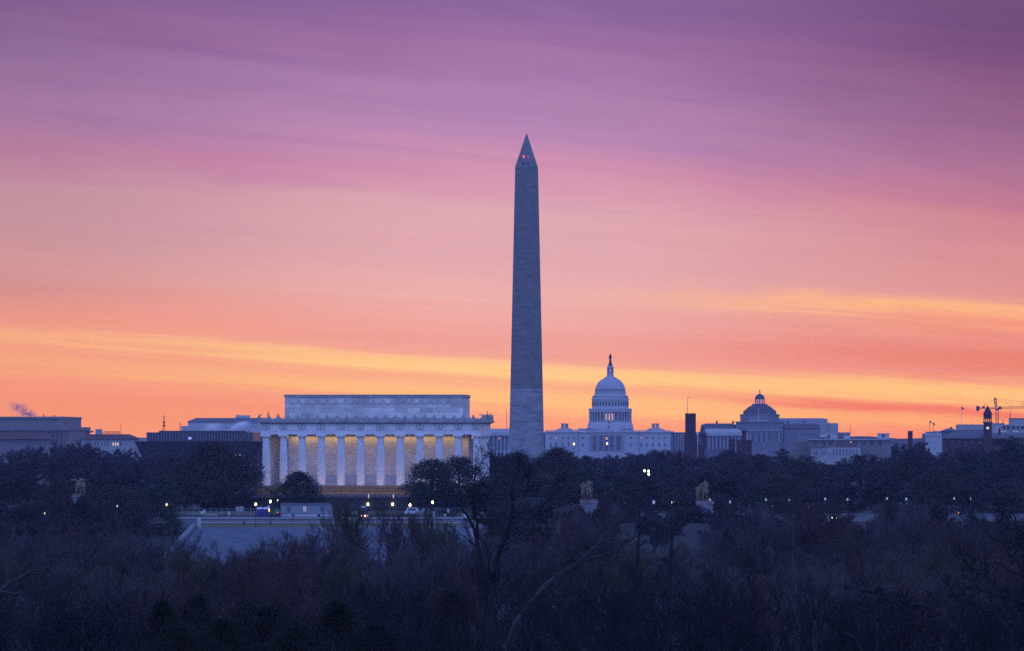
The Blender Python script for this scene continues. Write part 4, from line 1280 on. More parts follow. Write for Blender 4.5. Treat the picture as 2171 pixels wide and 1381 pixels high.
M_block = mat('pinkish_blocks', (.24, .19, .19), .9, .25, 1.5, (.4, .2, .25))
stack('long row of pinkish block pallets left of the blue toilets', 520, 1538, 7, 42, 11, M_block)
stack('taller pale block stack behind the row of pallets', 508, 1544, 2, 17, 20, M_white2)
stack('small brown rubble stack behind the fence', 469, 1540, 2, 12, 9, M_block)
stack('low pale slab stack lying behind the fence', 447, 1538, 3, 30, 5, M_white2)
stack('pinkish brick pallets behind the right-hand fence', 901, 1540, 6, 34, 12, M_block)
o = site('low_bench', 'low pale bench behind the left end of the fence', 'bench', 411, 1540)
boxm(-1.2, 1.2, 0, .5, .55, .68).build('seat', M_white2, o)
for sx in (-1.0, 1.0): boxm(sx - .08, sx + .08, .05, .45, 0, .548).build('leg', M_steel, o)


def fence(label, p0, p1, D, n):
    o = site('mesh_fence', label, 'fence', (p0 + p1) / 2, D, 'mesh fences round the site')
    w_ = (p1 - p0) * D / F
    for i in range(n + 1):
        xq = -w_ / 2 + w_ * i / n
        MB().tube([(xq, 0, 0), (xq, 0, 2.35)], .045, 6).build('post', M_steel, o)
    q = MB().box(-w_ / 2, w_ / 2, -.02, .02, 2.28, 2.33).box(-w_ / 2, w_ / 2, -.02, .02, .12, .16)
    m_ = int(w_ / .22)
    for i in range(m_): q.box(-w_ / 2 + .22 * i, -w_ / 2 + .22 * i + .007, -.004, .004, .16, 2.28)
    for i in range(10): q.box(-w_ / 2, w_ / 2, .005, .012, .16 + .21 * i, .167 + .21 * i)
    q.build('wire_mesh', M_steel, o)


fence('steel mesh fence on the left side of the building site', 386, 544, 1530, 13)
fence('steel mesh fence on the right side below the twin evergreens', 868, 1052, 1532, 14)
for px, py, D, lab in ((427.5, 1088, 1529.6, 'lower white notice on the left fence'), (432.8, 1085, 1529.6, 'upper white notice on the left fence'), (485.8, 1088.5, 1529.6, 'small pale notice near the pallets on the left fence'),
                       (897.5, 1081.5, 1531.6, 'white notice on the right fence above the brick pallets'), (950.6, 1083.5, 1531.6, 'white notice on the right fence near the evergreens'), (943.5, 1091.3, 1531.6, 'round pale notice low on the right fence')):
    o = tag(boxm(-.24, .24, -.03, .02, -.42, .42).box(-.26, .26, .021, .04, -.44, .44).build('notice', M_metalw, None, (PX(px, D), D, PZ(py, D))), lab, 'notice', 'white notices on the fences')
o = site('equipment_panel', 'upright pale panel by the right-hand lamp post', 'panel', 919.7, 1531)
boxm(-.3, .3, 0, .12, .2, 1.5).build('panel', M_metalw, o)
for sx in (-.25, .25): boxm(sx - .04, sx + .04, .02, .1, 0, .198).build('leg', M_steel, o)


def wheels(o, xs, ys, r=.34):
    for sx in xs:
        for sy in ys:
            w_ = MB().lathe([(r * .9, -.11), (r, -.07), (r, .07), (r * .9, .11)], 16).build('wheel', M_iron, o, (sx, sy, r))
            w_.rotation_euler = (0, R(90), 0)


o = site('work_truck', 'dark box truck seen from behind with red tail lights', 'truck', 771, 1520)
md = mat('dark_truck_paint', (.03, .03, .04), .4)
boxm(-1.2, 1.2, 0, 5.0, .75, 3.1).build('cargo_box', md, o)
MB().box(-1.1, 1.1, 5.2, 7.0, .6, 1.5).frus(-1.1, 1.1, 5.2, 7.0, 1.502, -.95, .95, 5.3, 6.4, 2.5).build('cab', md, o)
boxm(-1.05, 1.05, -.08, -.002, .8, 2.9).build('rear_door', mat('dark_truck_door', (.045, .045, .055), .4), o)
boxm(-.62, .62, -.1, .3, 2.92, 3.25).build('roof_sign', M_metalw, o)
boxm(-1.2, 1.2, -.25, -.1, .45, .62).build('bumper', M_steel, o)
wheels(o, (-1.0, 1.0), (.9, 5.9), .45)
for xq in (-1.0, 1.02): boxm(xq - .15, xq + .15, -.3, -.09, .64, .98).build('tail_light', M_redl, o)
for xq in (-.62, .38): boxm(xq - .17, xq + .17, -.28, -.09, .66, .95).build('reversing_light', M_lampw, o)

o = site('parked_van', 'pale van parked under the lamp behind the right-hand fence', 'van', 877, 1544)
MB().box(-2.3, 2.3, 0, 1.8, .35, 1.05).frus(-2.0, 1.5, .05, 1.75, 1.052, -1.7, .9, .2, 1.6, 1.9).build('body', M_metalw, o)
boxm(-1.5, .6, .02, .2, 1.15, 1.7).build('window', M_glass, o)
for sx in (-1.4, 1.4):
    for sy in (.05, 1.75):
        MB().lathe([(.34, -.1), (.34, .1)], 14).build('wheel', M_iron, o, (sx, sy, .34)).rotation_euler = (R(90), 0, 0)


def car(label, px, D, zg, m):
    o = thing('oncoming_car', label, 'car', (PX(px, D), D, zg), 0, 'cars with headlights on')
    MB().box(-.88, .88, 0, 4.2, .3, .82).frus(-.84, .84, 1.1, 3.9, .822, -.66, .66, 1.8, 3.3, 1.42).build('body', m, o)
    MB().frus(-.78, .78, 1.12, 1.2, .86, -.63, .63, 1.72, 1.78, 1.38).build('windscreen', M_glass, o)
    wheels(o, (-.8, .8), (.8, 3.3), .32)
    for sx in (-.62, .62):
        MB().ball((sx, -.03, .62), .17, 8, 6).build('headlight', M_lampw, o)
    return o


car('car with two white headlights between the horse statues', 1434.5, 1610, PZ(1065, 1610) - .62, mat('dark_car_paint', (.04, .04, .05), .35))
car('car with bright headlights on the bridge below the fourth globe lamp', 1769.5, 1466, PZ(1098, 1466) - .62, mat('silver_car_paint', (.2, .2, .22), .35))
for i, px in enumerate((727, 741)):
    tag(MB().frus(-.9, .9, 0, .6, 0, -.8, .8, .2, .4, .85).box(-.95, .95, -.1, .7, -.15, -.002).build('traffic_barrier', M_white2, None, (PX(px, 1500), 1500, gz(1500) + .3)), ('left' if i == 0 else 'right') + ' pale concrete barrier of the pair by the road below the trailer', 'barrier', 'pale concrete barriers')
for px, D, h_, lab in ((517.3, 1471, 1.25, 'dark red hydrant standing on the grass strip'),):
    o = tag(MB().lathe([(.24, 0), (.24, .1), (.16, .14), (.16, h_ * .6), (.22, h_ * .65), (.2, h_ * .8), (.1, h_ * .95), (.05, h_)], 12).box(-.3, .3, -.08, .08, h_ * .5, h_ * .62).build('hydrant', mat('dark_red_paint', (.12, .02, .02), .6), None, (PX(px, D), D, gz(D) + .15)), lab, 'hydrant')
for i, (px, D) in enumerate(((556, 1465.0), (551.4, 1463))):
    tag(MB().lathe([(.2, .05), (.06, .95 if i == 0 else .7), (.02, 1.0 if i == 0 else .74)], 10).box(-.25, .25, -.25, .25, 0, .05).build('traffic_cone', mat('orange_red_plastic', (.35, .06, .03), .6), None, (PX(px, D), D, gz(D) + .15)),
        ('taller' if i == 0 else 'shorter') + ' red traffic cone on the grass near the front lamp', 'traffic cone', 'red traffic cones')

# worker in an orange vest
D = 1484
o = thing('person', 'person in an orange vest and white helmet walking on the pavement', 'person', (PX(620.3, D), D, gz(D) + .26), R(20))
pp = [('pel', None, (0, 0, .95), (.15, .12)), ('wst', 'pel', (0, 0, 1.12), (.14, .11)), ('chs', 'wst', (0, 0, 1.36), (.18, .12)), ('nck', 'chs', (0, 0, 1.54), .055), ('hd', 'nck', (0, 0, 1.70), (.09, .1))]
for s_, n in ((-1, 'l'), (1, 'r')):
    pp += [('sh' + n, 'chs', (.19 * s_, 0, 1.43), .07), ('el' + n, 'sh' + n, (.26 * s_, -.06 * s_, 1.15), .05), ('hn' + n, 'el' + n, (.25 * s_, .08 - .08 * s_, .9), .04),
           ('kn' + n, 'pel', (.1 * s_, .1 * s_, .5), .075), ('an' + n, 'kn' + n, (.1 * s_, .12 * s_, .1), .045), ('to' + n, 'an' + n, (.11 * s_, .12 * s_ + .12, .04), .04)]
body('body', pp, mat('dark_blue_work_clothes', (.05, .07, .16), .8), o)
MB().lathe([(.2, .95), (.205, 1.15), (.225, 1.35), (.2, 1.47), (.1, 1.5)], 14).build('vest', mat('orange_vest', (.75, .14, .05), .7), o)
MB().lathe([(.13, 1.72), (.12, 1.78), (.08, 1.84), (.01, 1.86)], 12).build('helmet', M_metalw, o)
MB().ball((0, -.005, 1.69), .095, 10, 8, (1, 1, 1.15)).build('face', mat('skin', (.35, .2, .15), .6), o)

# ------------------------------------------------------------------ trees


def bark(name, col, var=0.3): return mat(name, col, 0.9, var, 1.3, None, 0.4, 0, (1, 1, .25))


M_bark = bark('dark_bark', (0.045, 0.036, 0.032))
M_barkp = bark('pale_bark', (0.05, 0.05, 0.052), 0.4)
M_tw = [mat('brown_twigs', (0.046, 0.028, 0.029), .9, .35, .12), mat('grey_twigs', (0.036, 0.032, 0.035), .9, .35, .12), mat('reddish_twigs', (0.054, 0.025, 0.027), .9, .3, .15), mat('olive_twigs', (0.040, 0.034, 0.020), .9, .3, .15)]
M_twd = [mat('shade_dark_twigs', (0.010, 0.010, 0.014), .9, .4, .2), mat('shade_dark_bark', (0.016, 0.014, 0.016), .9, .3, 1.3)]  # near-wood shade is put into these darker twig and bark colours
M_ever = mat('dark_evergreen_leaves', (0.020, 0.025, 0.017), .7, .45, .5)
M_ever2 = mat('grey_green_leaves', (0.032, 0.038, 0.027), .7, .4, .5)
M_pine = mat('pine_needles', (0.015, 0.022, 0.012), .7, .4, .8)
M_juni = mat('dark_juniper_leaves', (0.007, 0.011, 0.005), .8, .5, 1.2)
M_brleaf = mat('brown_green_leaves', (0.042, 0.026, 0.022), .8, .4, .5)
M_dead = mat('dry_pale_leaves', (0.09, 0.07, 0.075), .8, .4, 1.0)


class Cfg:
    def __init__(s, nch, ratio, ang, wob, trop, lo, rr=(.55, .5, .5, .5), minr=.012, top=2):
        s.nch, s.ratio, s.ang, s.wob, s.trop, s.lo, s.rr, s.minr, s.top = nch, ratio, ang, wob, trop, lo, rr, minr, top


def grow(rg, tr, tw, p, d, L, r, lev, c):
    n = (6, 5, 4, 3, 2, 2)[lev]
    pts, dirs = [p], [d]
    for i in range(n):
        d = (d + Vector((rg.gauss(0, 1), rg.gauss(0, 1), rg.gauss(0, 1))) * c.wob[lev] + Vector((0, 0, 1)) * c.trop[lev]).normalized()
        p = p + d * (L / n)
        pts.append(p); dirs.append(d)
    tip = .55 if lev == 0 else .3
    rads = [max(c.minr * .7, r * (1 - (1 - tip) * i / n)) for i in range(n + 1)]
    (tr if lev < c.top else tw).tube([tuple(q) for q in pts], rads, 7 if lev < 2 else 3, lev < 2)
    if lev >= len(c.nch): return
    m = c.nch[lev]
    a0 = rg.uniform(0, 6.28)
    for j in range(m):
        t_ = c.lo[lev] + (1 - c.lo[lev]) * (j + rg.uniform(.1, .9)) / m
        f = t_ * n
        i = min(n - 1, int(f)); fr = f - i
        q = pts[i].lerp(pts[i + 1], fr)
        dd = dirs[i + 1]
        az_ = a0 + j * 2.4 + rg.uniform(-.4, .4)
        e = dd.cross(Vector((.3, .9, .2))).normalized()
        g_ = dd.cross(e)
        an = c.ang[lev] * rg.uniform(.7, 1.25)
        nd = (dd * math.cos(an) + (e * math.cos(az_) + g_ * math.sin(az_)) * math.sin(an)).normalized()
        if nd.z < -.35: nd.z *= .3; nd.normalize()
        grow(rg, tr, tw, q, nd, L * c.ratio[lev] * (1.15 - .5 * t_) * rg.uniform(.75, 1.2), max(c.minr, (r * (1 - (1 - tip) * t_)) * c.rr[lev]), lev + 1, c)


def extent(tr, tw):
    vs = tr.v + tw.v
    return max(abs(v[0]) for v in vs) + max(abs(v[1]) for v in vs), max(v[2] for v in vs)


def bare_proto(seed, H, c, r0, bark_m, tw_m, tf=.42):
    rg = random.Random(seed)
    tr, tw = MB(), MB()
    grow(rg, tr, tw, Vector((0, 0, -.3)), Vector((rg.uniform(-.06, .06), rg.uniform(-.06, .06), 1)).normalized(), H * tf, r0, 0, c)
    w_, h_ = extent(tr, tw)
    return dict(trunk=tr.mesh('trunk', bark_m), crown=tw.mesh('crown', tw_m), w=w_, h=h_)


def leaves(mb, rg, c, sx, sz, n, ls):
    for _ in range(n):
        x, y, z = c[0] + rg.gauss(0, sx), c[1] + rg.gauss(0, sx), c[2] + rg.gauss(0, sz)
        a = Vector((rg.gauss(0, 1), rg.gauss(0, 1), rg.gauss(0, 1))).normalized()
        b_ = a.cross(Vector((rg.gauss(0, 1), rg.gauss(0, 1), rg.gauss(0, 1)))).normalized()
        l_, w_ = ls * rg.uniform(.6, 1.3), ls * rg.uniform(.25, .5)
        p = Vector((x, y, z))
        mb.add([tuple(p - a * l_ * .5), tuple(p + b_ * w_ * .5), tuple(p + a * l_ * .5), tuple(p - b_ * w_ * .5)], [(0, 1, 2, 3)])


def leafy_proto(seed, W, H, prof, ncl, per, ls, cs, leaf_m, base=.12, flat=.7, bark_m=None):
    """crown of leaf clumps spread through an uneven outline, carried by a trunk with limbs"""
    rg = random.Random(seed)
    tr, cr = MB(), MB()
    tr.tube([(0, 0, -.5), (W * .01, 0, H * .3), (-W * .01, W * .01, H * .62), (0, 0, H * .9)], [W * .04, W * .03, W * .018, W * .005], 8)
    lobes = [rg.uniform(.75, 1.15) for _ in range(9)]
    for i in range(ncl):
        h_ = base + (1 - base) * (rg.random() ** .85)
        a = rg.uniform(0, 6.283)
        lb = lobes[int(a / 6.284 * 9)] * (1 + .12 * math.sin(h_ * 13 + a * 2))
        rr = prof(h_) * W * .5 * lb * (rg.uniform(.25, 1.0) ** .5)
        c_ = (rr * math.cos(a), rr * math.sin(a), h_ * H)
        k_ = rg.uniform(.6, 1.35)
        leaves(cr, rg, c_, cs * k_, cs * k_ * flat, int(per * k_), ls)
        if i % 4 == 0:
            z0 = max(H * .1, c_[2] - rr * .6)
            tr.tube([(0, 0, z0), (c_[0] * .5, c_[1] * .5, z0 + (c_[2] - z0) * .35), c_], [W * .012, W * .008, W * .003], 4)
    h_ = max(v[2] for v in cr.v)
    return dict(trunk=tr.mesh('trunk', bark_m or M_bark), crown=cr.mesh('crown', leaf_m), w=W, h=h_)


# near bare trees: fine twigs; far ones: coarser twigs
M_nt = [mat('pale_brown_twigs', (0.066, 0.046, 0.045), .9, .35, .12), mat('pale_grey_twigs', (0.068, 0.058, 0.062), .9, .35, .12), mat('dark_brown_twigs', (0.030, 0.021, 0.022), .9, .3, .12),
        mat('pale_olive_twigs', (0.062, 0.054, 0.030), .9, .3, .15), mat('rusty_twigs', (0.074, 0.036, 0.034), .9, .3, .15)]
M_limb = bark('dark_limb_bark', (0.016, 0.014, 0.016))
NEAR = [
    bare_proto(101, 16, Cfg((9, 7, 7, 5), (.75, .52, .62, .72), (.60, .52, .48, .36), (.05, .10, .12, .12, .10), (.02, .07, .09, .12, .12), (.28, .18, .2, .2), minr=.017, top=3), .24, M_limb, M_nt[0]),
    bare_proto(102, 16, Cfg((10, 7, 7, 5), (.80, .48, .66, .75), (.48, .46, .42, .32), (.05, .08, .10, .10, .10), (.02, .10, .12, .14, .12), (.22, .18, .2, .2), minr=.017, top=3), .21, M_limb, M_nt[1]),
    bare_proto(103, 16, Cfg((8, 8, 7, 5), (.80, .50, .60, .70), (.78, .60, .5, .45), (.06, .12, .14, .14, .14), (.02, .04, .06, .08, .08), (.3, .18, .2, .2), minr=.017, top=3), .24, M_limb, M_nt[2]),
    bare_proto(104, 16, Cfg((11, 7, 6, 6), (.72, .54, .64, .74), (.50, .48, .42, .34), (.05, .08, .1, .10, .10), (.02, .09, .12, .13, .12), (.2, .18, .2, .2), minr=.017, top=3), .20, M_limb, M_nt[3]),
    bare_proto(105, 16, Cfg((9, 7, 7, 5), (.78, .52, .60, .70), (.60, .55, .5, .42), (.06, .11, .14, .14, .12), (.02, .05, .07, .09, .10), (.28, .18, .2, .2), minr=.017, top=3), .22, M_limb, M_nt[4]),
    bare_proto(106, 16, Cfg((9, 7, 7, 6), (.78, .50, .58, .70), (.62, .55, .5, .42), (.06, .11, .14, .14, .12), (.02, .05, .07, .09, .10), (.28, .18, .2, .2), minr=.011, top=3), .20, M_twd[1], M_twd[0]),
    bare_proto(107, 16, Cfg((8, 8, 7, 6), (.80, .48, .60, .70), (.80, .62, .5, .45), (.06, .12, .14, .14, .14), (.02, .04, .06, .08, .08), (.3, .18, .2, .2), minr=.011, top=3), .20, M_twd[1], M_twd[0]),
]
FARB = [
    bare_proto(201, 16, Cfg((12, 9, 8, 7), (.70, .52, .52, .60), (.85, .68, .65, .6), (.05, .10, .12, .16, .2), (.02, .06, .06, .06, .06), (.12, .2, .2, .2), minr=.05), .32, M_bark, M_tw[0], .45),
    bare_proto(202, 16, Cfg((13, 8, 8, 7), (.70, .50, .52, .60), (.72, .62, .6, .6), (.05, .08, .12, .16, .2), (.02, .08, .08, .08, .06), (.10, .2, .2, .2), minr=.05), .32, M_bark, M_tw[2], .46),
    bare_proto(203, 16, Cfg((11, 9, 8, 7), (.76, .50, .52, .60), (.95, .7, .65, .6), (.06, .12, .14, .16, .2), (.02, .04, .05, .05, .05), (.14, .2, .2, .2), minr=.05), .32, M_bark, M_tw[1], .43),
]
oval = lambda h: max(.05, math.sin(math.pi * min(1, max(0, (h * .92 + .04)))) ** .6)
dome_ = lambda h: max(.05, (1 - max(0, (h - .35) / .68) ** 2.2) if h > .35 else .75 + .25 * h / .35)
cone_ = lambda h: max(.04, 1.08 * (1 - h) ** .75) if h > .15 else .85
EVER = [
    leafy_proto(301, 12, 12, dome_, 330, 30, .55, .62, M_ever),
    leafy_proto(302, 9, 13, oval, 300, 30, .50, .55, M_ever),
    leafy_proto(303, 24, 17, dome_, 560, 34, .70, .95, M_brleaf, .1),
    leafy_proto(304, 12, 11, dome_, 300, 30, .55, .62, M_ever2),
    leafy_proto(305, 20, 17, oval, 420, 26, .75, .85, M_brleaf, .15),
]


def pine_proto(seed, W, H):
    rg = random.Random(seed)
    tr, cr = MB(), MB()
    tr.tube([(0, 0, -.5), (.2, 0, H * .5), (-.1, .1, H * .97)], [.34, .25, .05], 8)
    n = 26
    for i in range(n):
        h_ = .38 + .6 * i / n
        a = i * 2.4 + rg.uniform(-.4, .4)
        L = W * .5 * (1 - .55 * ((h_ - .38) / .6) ** 1.5) * rg.uniform(.55, 1.1)
        e = (L * math.cos(a), L * math.sin(a), h_ * H + L * rg.uniform(-.02, .22))
        tr.tube([(0, 0, h_ * H), (e[0] * .5, e[1] * .5, h_ * H + L * .02), e], [.12, .08, .03], 4)
        for k_ in range(6):
            t_ = .35 + .7 * k_ / 6
            leaves(cr, rg, (e[0] * t_ + rg.gauss(0, .3), e[1] * t_ + rg.gauss(0, .3), h_ * H + (e[2] - h_ * H) * t_ + .2), .55, .24, 26, .55)
    return dict(trunk=tr.mesh('trunk', M_bark), crown=cr.mesh('crown', M_pine), w=W, h=H)


PINE = [pine_proto(401, 13, 17), pine_proto(402, 12, 15)]
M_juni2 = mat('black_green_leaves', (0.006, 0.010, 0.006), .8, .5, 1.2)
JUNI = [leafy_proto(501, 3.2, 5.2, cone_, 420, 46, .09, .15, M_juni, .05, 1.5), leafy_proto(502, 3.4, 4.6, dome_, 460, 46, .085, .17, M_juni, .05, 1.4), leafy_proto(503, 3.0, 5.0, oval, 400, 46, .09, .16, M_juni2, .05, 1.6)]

TREES = []           # (row, landmark x, order key, root)


def plant(name, proto, px, D, ytop, wpx, zg=None, label=None, row=None, noun=None, seed=0, group=None):
    """one tree: its own root, trunk and crown; sized so the crown reaches ytop and spans wpx in the photograph"""
    rg = random.Random(seed * 7919 + int(px * 3) + int(D))
    zg = gz(D) if zg is None else zg
    h_ = PZ(ytop, D) - zg
    o = thing(name, label or '', 'tree', (PX(px, D), D, zg), rg.uniform(0, 6.28), group)
    sz = h_ / proto['h']
    sx = wpx * D / F / proto['w'] if wpx else sz
    o.scale = (sx, sx, sz)
    put('trunk', proto['trunk'], o)
    put('crown', proto['crown'], o)
    if label is None: TREES.append((row, noun, px, o))
    return o


# --- trees one can pick out beside the memorial and on the right
G = plant('evergreen_tree', EVER[0], 632, 1552, 994, 110, label='round dark evergreen in front of the left columns of the memorial')
plant('evergreen_tree', EVER[1], 916, 1556, 969, 116, label='left one of two tall evergreens before the right columns')
plant('evergreen_tree', EVER[1], 972, 1560, 963, 104, label='right one of two tall evergreens before the right columns', seed=3)
plant('evergreen_tree', EVER[0], 893, 1550, 1016, 60, label='low evergreen at the foot of the two tall evergreens', seed=4)
plant('broad_tree', EVER[2], 452, 1580, 928, 205, label='biggest dark rounded tree left of the memorial')
plant('broad_tree', EVER[4], 392, 1600, 972, 120, label='dark brownish tree at the left flank of the biggest rounded tree')
plant('evergreen_tree', EVER[3], 345, 1540, 1003, 95, label='grey green evergreen in front of the biggest rounded tree')
plant('broad_tree', EVER[2], 270, 1455, 1031, 150, zg=3, label='very dark bushy tree with a lamp glimpsed through it')
plant('evergreen_tree', EVER[3], 358, 1452, 1064, 62, zg=4, label='small olive bush tree beside the lit yellow lamp')
plant('evergreen_tree', EVER[4], 1050, 1570, 1000, 110, label='dark grey green tree at the right corner of the memorial')
plant('leafy_tree', EVER[4], 1097, 1640, 949, 100, label='thin leaved tree rising in front of the foot of the obelisk')
plant('broad_tree', EVER[2], 1182, 1760, 942, 150, label='dense dark tree just right of the foot of the obelisk')
plant('evergreen_tree', EVER[3], 1245, 1640, 985, 120, label='dark green tree directly behind the shield bearer statue')
plant('evergreen_tree', EVER[3], 1150, 1600, 1000, 110, label='grey green tree between the memorial corner and the shield bearer statue', seed=8)
plant('evergreen_tree', EVER[0], 1325, 1650, 1000, 90, label='low dark green tree right of the shield bearer statue', seed=9)
plant('pine_tree', PINE[0], 1708, 2100, 966, 80, label='flat topped pine under the cream office', seed=2)
plant('pine_tree', PINE[0], 1660, 2300, 952, 70, label='flat topped pine below the columned library front', seed=7)
plant('pine_tree', PINE[1], 1905, 1650, 990, 110, label='layered dark pine above the seventh globe lamp')
plant('pine_tree', PINE[0], 2140, 1900, 929, 120, label='tall dark pine at the right edge below the red brick building')
plant('pine_tree', PINE[1], 2050, 1700, 985, 110, label='dark pine at the right, left of the tallest pine', seed=5)
plant('broad_tree', EVER[4], 1700, 1800, 968, 150, label='dark broad tree under the flat topped pine', seed=5)
plant('broad_tree', EVER[2], 1545, 2300, 951, 130, label='wide domed dark tree in front of the crenellated red tower', seed=6)
plant('broad_tree', EVER[4], 1660, 1620, 1015, 140, label='dark tree behind the third and fourth globe lamps', seed=11)

# --- the wood: rows of bare trees from far to near
SKY_PROF = [(-40, 945), (60, 948), (100, 936), (135, 921), (178, 930), (215, 944), (255, 948), (300, 952), (340, 950), (380, 945), (430, 940), (500, 960), (560, 985), (1030, 965), (1060, 955), (1120, 962), (1160, 952), (1215, 955),
            (1260, 958), (1300, 962), (1340, 960), (1380, 953), (1410, 946), (1445, 950), (1470, 968), (1500, 955), (1560, 953), (1600, 952), (1640, 956), (1690, 972), (1740, 975), (1775, 962), (1810, 950), (1850, 944), (1885, 938), (1930, 932), (1965, 937),
            (1995, 946), (2040, 941), (2080, 936), (2130, 940), (2220, 932)]


def prof(px):
    for (a, ya), (b_, yb) in zip(SKY_PROF, SKY_PROF[1:]):
        if px <= b_: return ya + (yb - ya) * (px - a) / (b_ - a)
    return SKY_PROF[-1][1]


rg = random.Random(77)
FAR_LM = [(0, 'the pale windowless block'), (135, 'the dark block cornice'), (235, 'the red hipped roof'), (330, 'the lattice mast'), (470, 'the bronze museum'), (1060, 'the wing left of the obelisk'), (1190, 'the left saucer dome'),
          (1290, 'the tall white dome'), (1387, 'the right saucer dome'), (1463, 'the square red tower'), (1500, 'the pointed red turrets'), (1577, 'the crenellated red tower'), (1625, 'the dark library dome'), (1700, 'the stepped stone block'),
          (1760, 'the rooftop penthouse'), (1815, 'the red roofed pavilion'), (1872, 'the right rooftop penthouse'), (1930, 'the brick chimney'), (1978, 'the two flags'), (2039, 'the tall flagpole'), (2094, 'the clock tower'), (2150, 'the concrete office')]
NEAR_LM = [(0, 'the far left edge'), (95, 'the low yellow lamp'), (166, 'the winged horse'), (270, 'the dark bushy tree'), (353, 'the lit yellow lamp'), (427, 'the left wing wall'), (517, 'the hydrant'), (573, 'the white lamp'), (650, 'the site trailer'),
           (771, 'the box truck'), (869, 'the van lamp'), (940, 'the twin evergreens'), (1000, 'the right wing wall'), (1116, 'the obelisk'), (1190, 'the left saucer dome'), (1249, 'the shield bearer statue'), (1320, 'the bridge end'), (1386, 'the lone globe lamp'), (1495, 'the statue pedestal'),
           (1548, 'the first globe lamp'), (1624, 'the second globe lamp'), (1673, 'the third globe lamp'), (1750, 'the fourth globe lamp'), (1797, 'the fifth globe lamp'), (1880, 'the sixth globe lamp'), (1950, 'the seventh globe lamp'), (2023, 'the eighth globe lamp'), (2094, 'the clock tower'), (2150, 'the right edge')]
for D, off, step, wpx, row in ((4300, 6, 46, 62, 'the misty wood'), (3000, 4, 44, 70, 'the distant wood'), (2300, 10, 50, 88, 'the middle wood'), (1850, 34, 62, 108, 'the wood behind the lamps'), (1640, 66, 70, 120, 'the front of the wood')):
    px = -30 + rg.uniform(0, 20)
    while px < 2210:
        hide = 545 < px < 1035
        if D == 4300 and not (1340 < px < 1700 or 1040 < px < 1090): hide = True
        if D == 3000 and 300 < px < 1035: hide = True
        if D < 1700 and (350 < px < 1040): hide = True
        if not hide:
            yt = prof(px) + off + rg.uniform(-5, 9)
            if 1640 == D and px < 385: yt = max(yt, 985 + rg.uniform(-8, 10))
            nm = 'bare_tree'
            pr = FARB[rg.choice((0, 0, 1, 2))]
            plant(nm, pr, px, D + rg.uniform(-40, 40), yt, wpx * rg.uniform(.85, 1.25), row=row, noun='far', seed=int(px))
        px += step * rg.uniform(.8, 1.25)

# riverside thicket and the nearer trees, down to the bottom edge
for D, ylo, yhi, step, wpx, row in ((1425, 1052, 1078, 84, 125, 'the upper far bank'), (1385, 1082, 1104, 84, 135, 'the far bank row'), (930, 1100, 1132, 74, 180, 'the riverside thicket'), (780, 1116, 1160, 84, 210, 'the lower thicket'),
                                    (610, 1142, 1190, 98, 250, 'the middle thicket'), (470, 1178, 1232, 116, 300, 'the near thicket'), (350, 1222, 1272, 145, 360, 'the nearest wood'), (250, 1285, 1330, 205, 440, 'the bottom edge')):
    px = -40 + rg.uniform(0, 40)
    while px < 2230:
        yt = rg.uniform(ylo, yhi)
        hide = False
        if D > 1380:
            hide = (330 < px < 1045) or (D == 1425 and (1205 < px < 1292 or 1460 < px < 1530 or px > 1530 and rg.random() < .35)) or (D == 1385 and 1325 < px < 1520)
            if 110 < px < 225: yt = max(yt, 1046)
        if D in (930, 780):
            if 380 < px < 570: yt += 48
            elif 570 < px < 640: yt += 8
            elif 700 < px < 960 and D == 930: yt -= 60
            elif 1160 < px < 1320 and D == 930: yt = 1064 + rg.uniform(-4, 10)
            elif px > 1530 and D == 930: yt -= rg.uniform(18, 62)
            if 1340 < px < 1500: yt += 30
        if D == 250 and 300 < px < 840: hide = True
        if not hide:
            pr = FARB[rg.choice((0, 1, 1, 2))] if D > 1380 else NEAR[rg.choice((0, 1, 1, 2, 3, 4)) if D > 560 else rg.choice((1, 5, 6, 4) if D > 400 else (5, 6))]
            plant('bare_tree', pr, px, D + rg.uniform(-.05, .05) * D, yt, wpx * rg.uniform(.85, 1.2), zg={1385: 0.0, 1425: 3.0}.get(D), row=row, noun='near', seed=int(px))
        px += step * rg.uniform(.8, 1.2)

for D, x0, x1, step, y0, y1, wpx, row in ((1595, 1290, 2200, 72, 985, 1045, 118, 'the belt behind the lamps'), (1545, -20, 330, 58, 985, 1045, 105, 'the belt behind the statue'), (1470, -20, 215, 62, 1056, 1078, 95, 'the bushes round the statue'),
                                          (1530, 1300, 2200, 74, 1035, 1080, 92, 'the low belt by the bridge')):
    px = x0 + rg.uniform(0, 30)
    while px < x1:
        if not (D == 1530 and 1395 < px < 1450):
            pr, nm, nn = rg.choice(((EVER[4], 'leafy_tree', 'leafy'), (EVER[2], 'leafy_tree', 'leafy'), (FARB[1], 'bare_tree', 'near'), (FARB[2], 'bare_tree', 'near'), (PINE[1], 'leafy_tree', 'leafy')))
            plant(nm, pr, px, D + rg.uniform(-12, 12), rg.uniform(y0, y1), wpx * rg.uniform(.85, 1.3), row=row, noun=nn, seed=int(px))
        px += step * rg.uniform(.8, 1.2)
for px, D, yt, w_ in ((1222, 1415, 1072, 70), (1282, 1412, 1066, 74), (1252, 1400, 1078, 80), (118, 1412, 1052, 80), (198, 1412, 1048, 90), (160, 1395, 1041, 100), (1535, 1400, 1078, 70)):
    plant('bare_tree', FARB[int(px) % 3], px, D, yt, w_, zg=1.0, row='the bank below the statues', noun='near', seed=int(px))

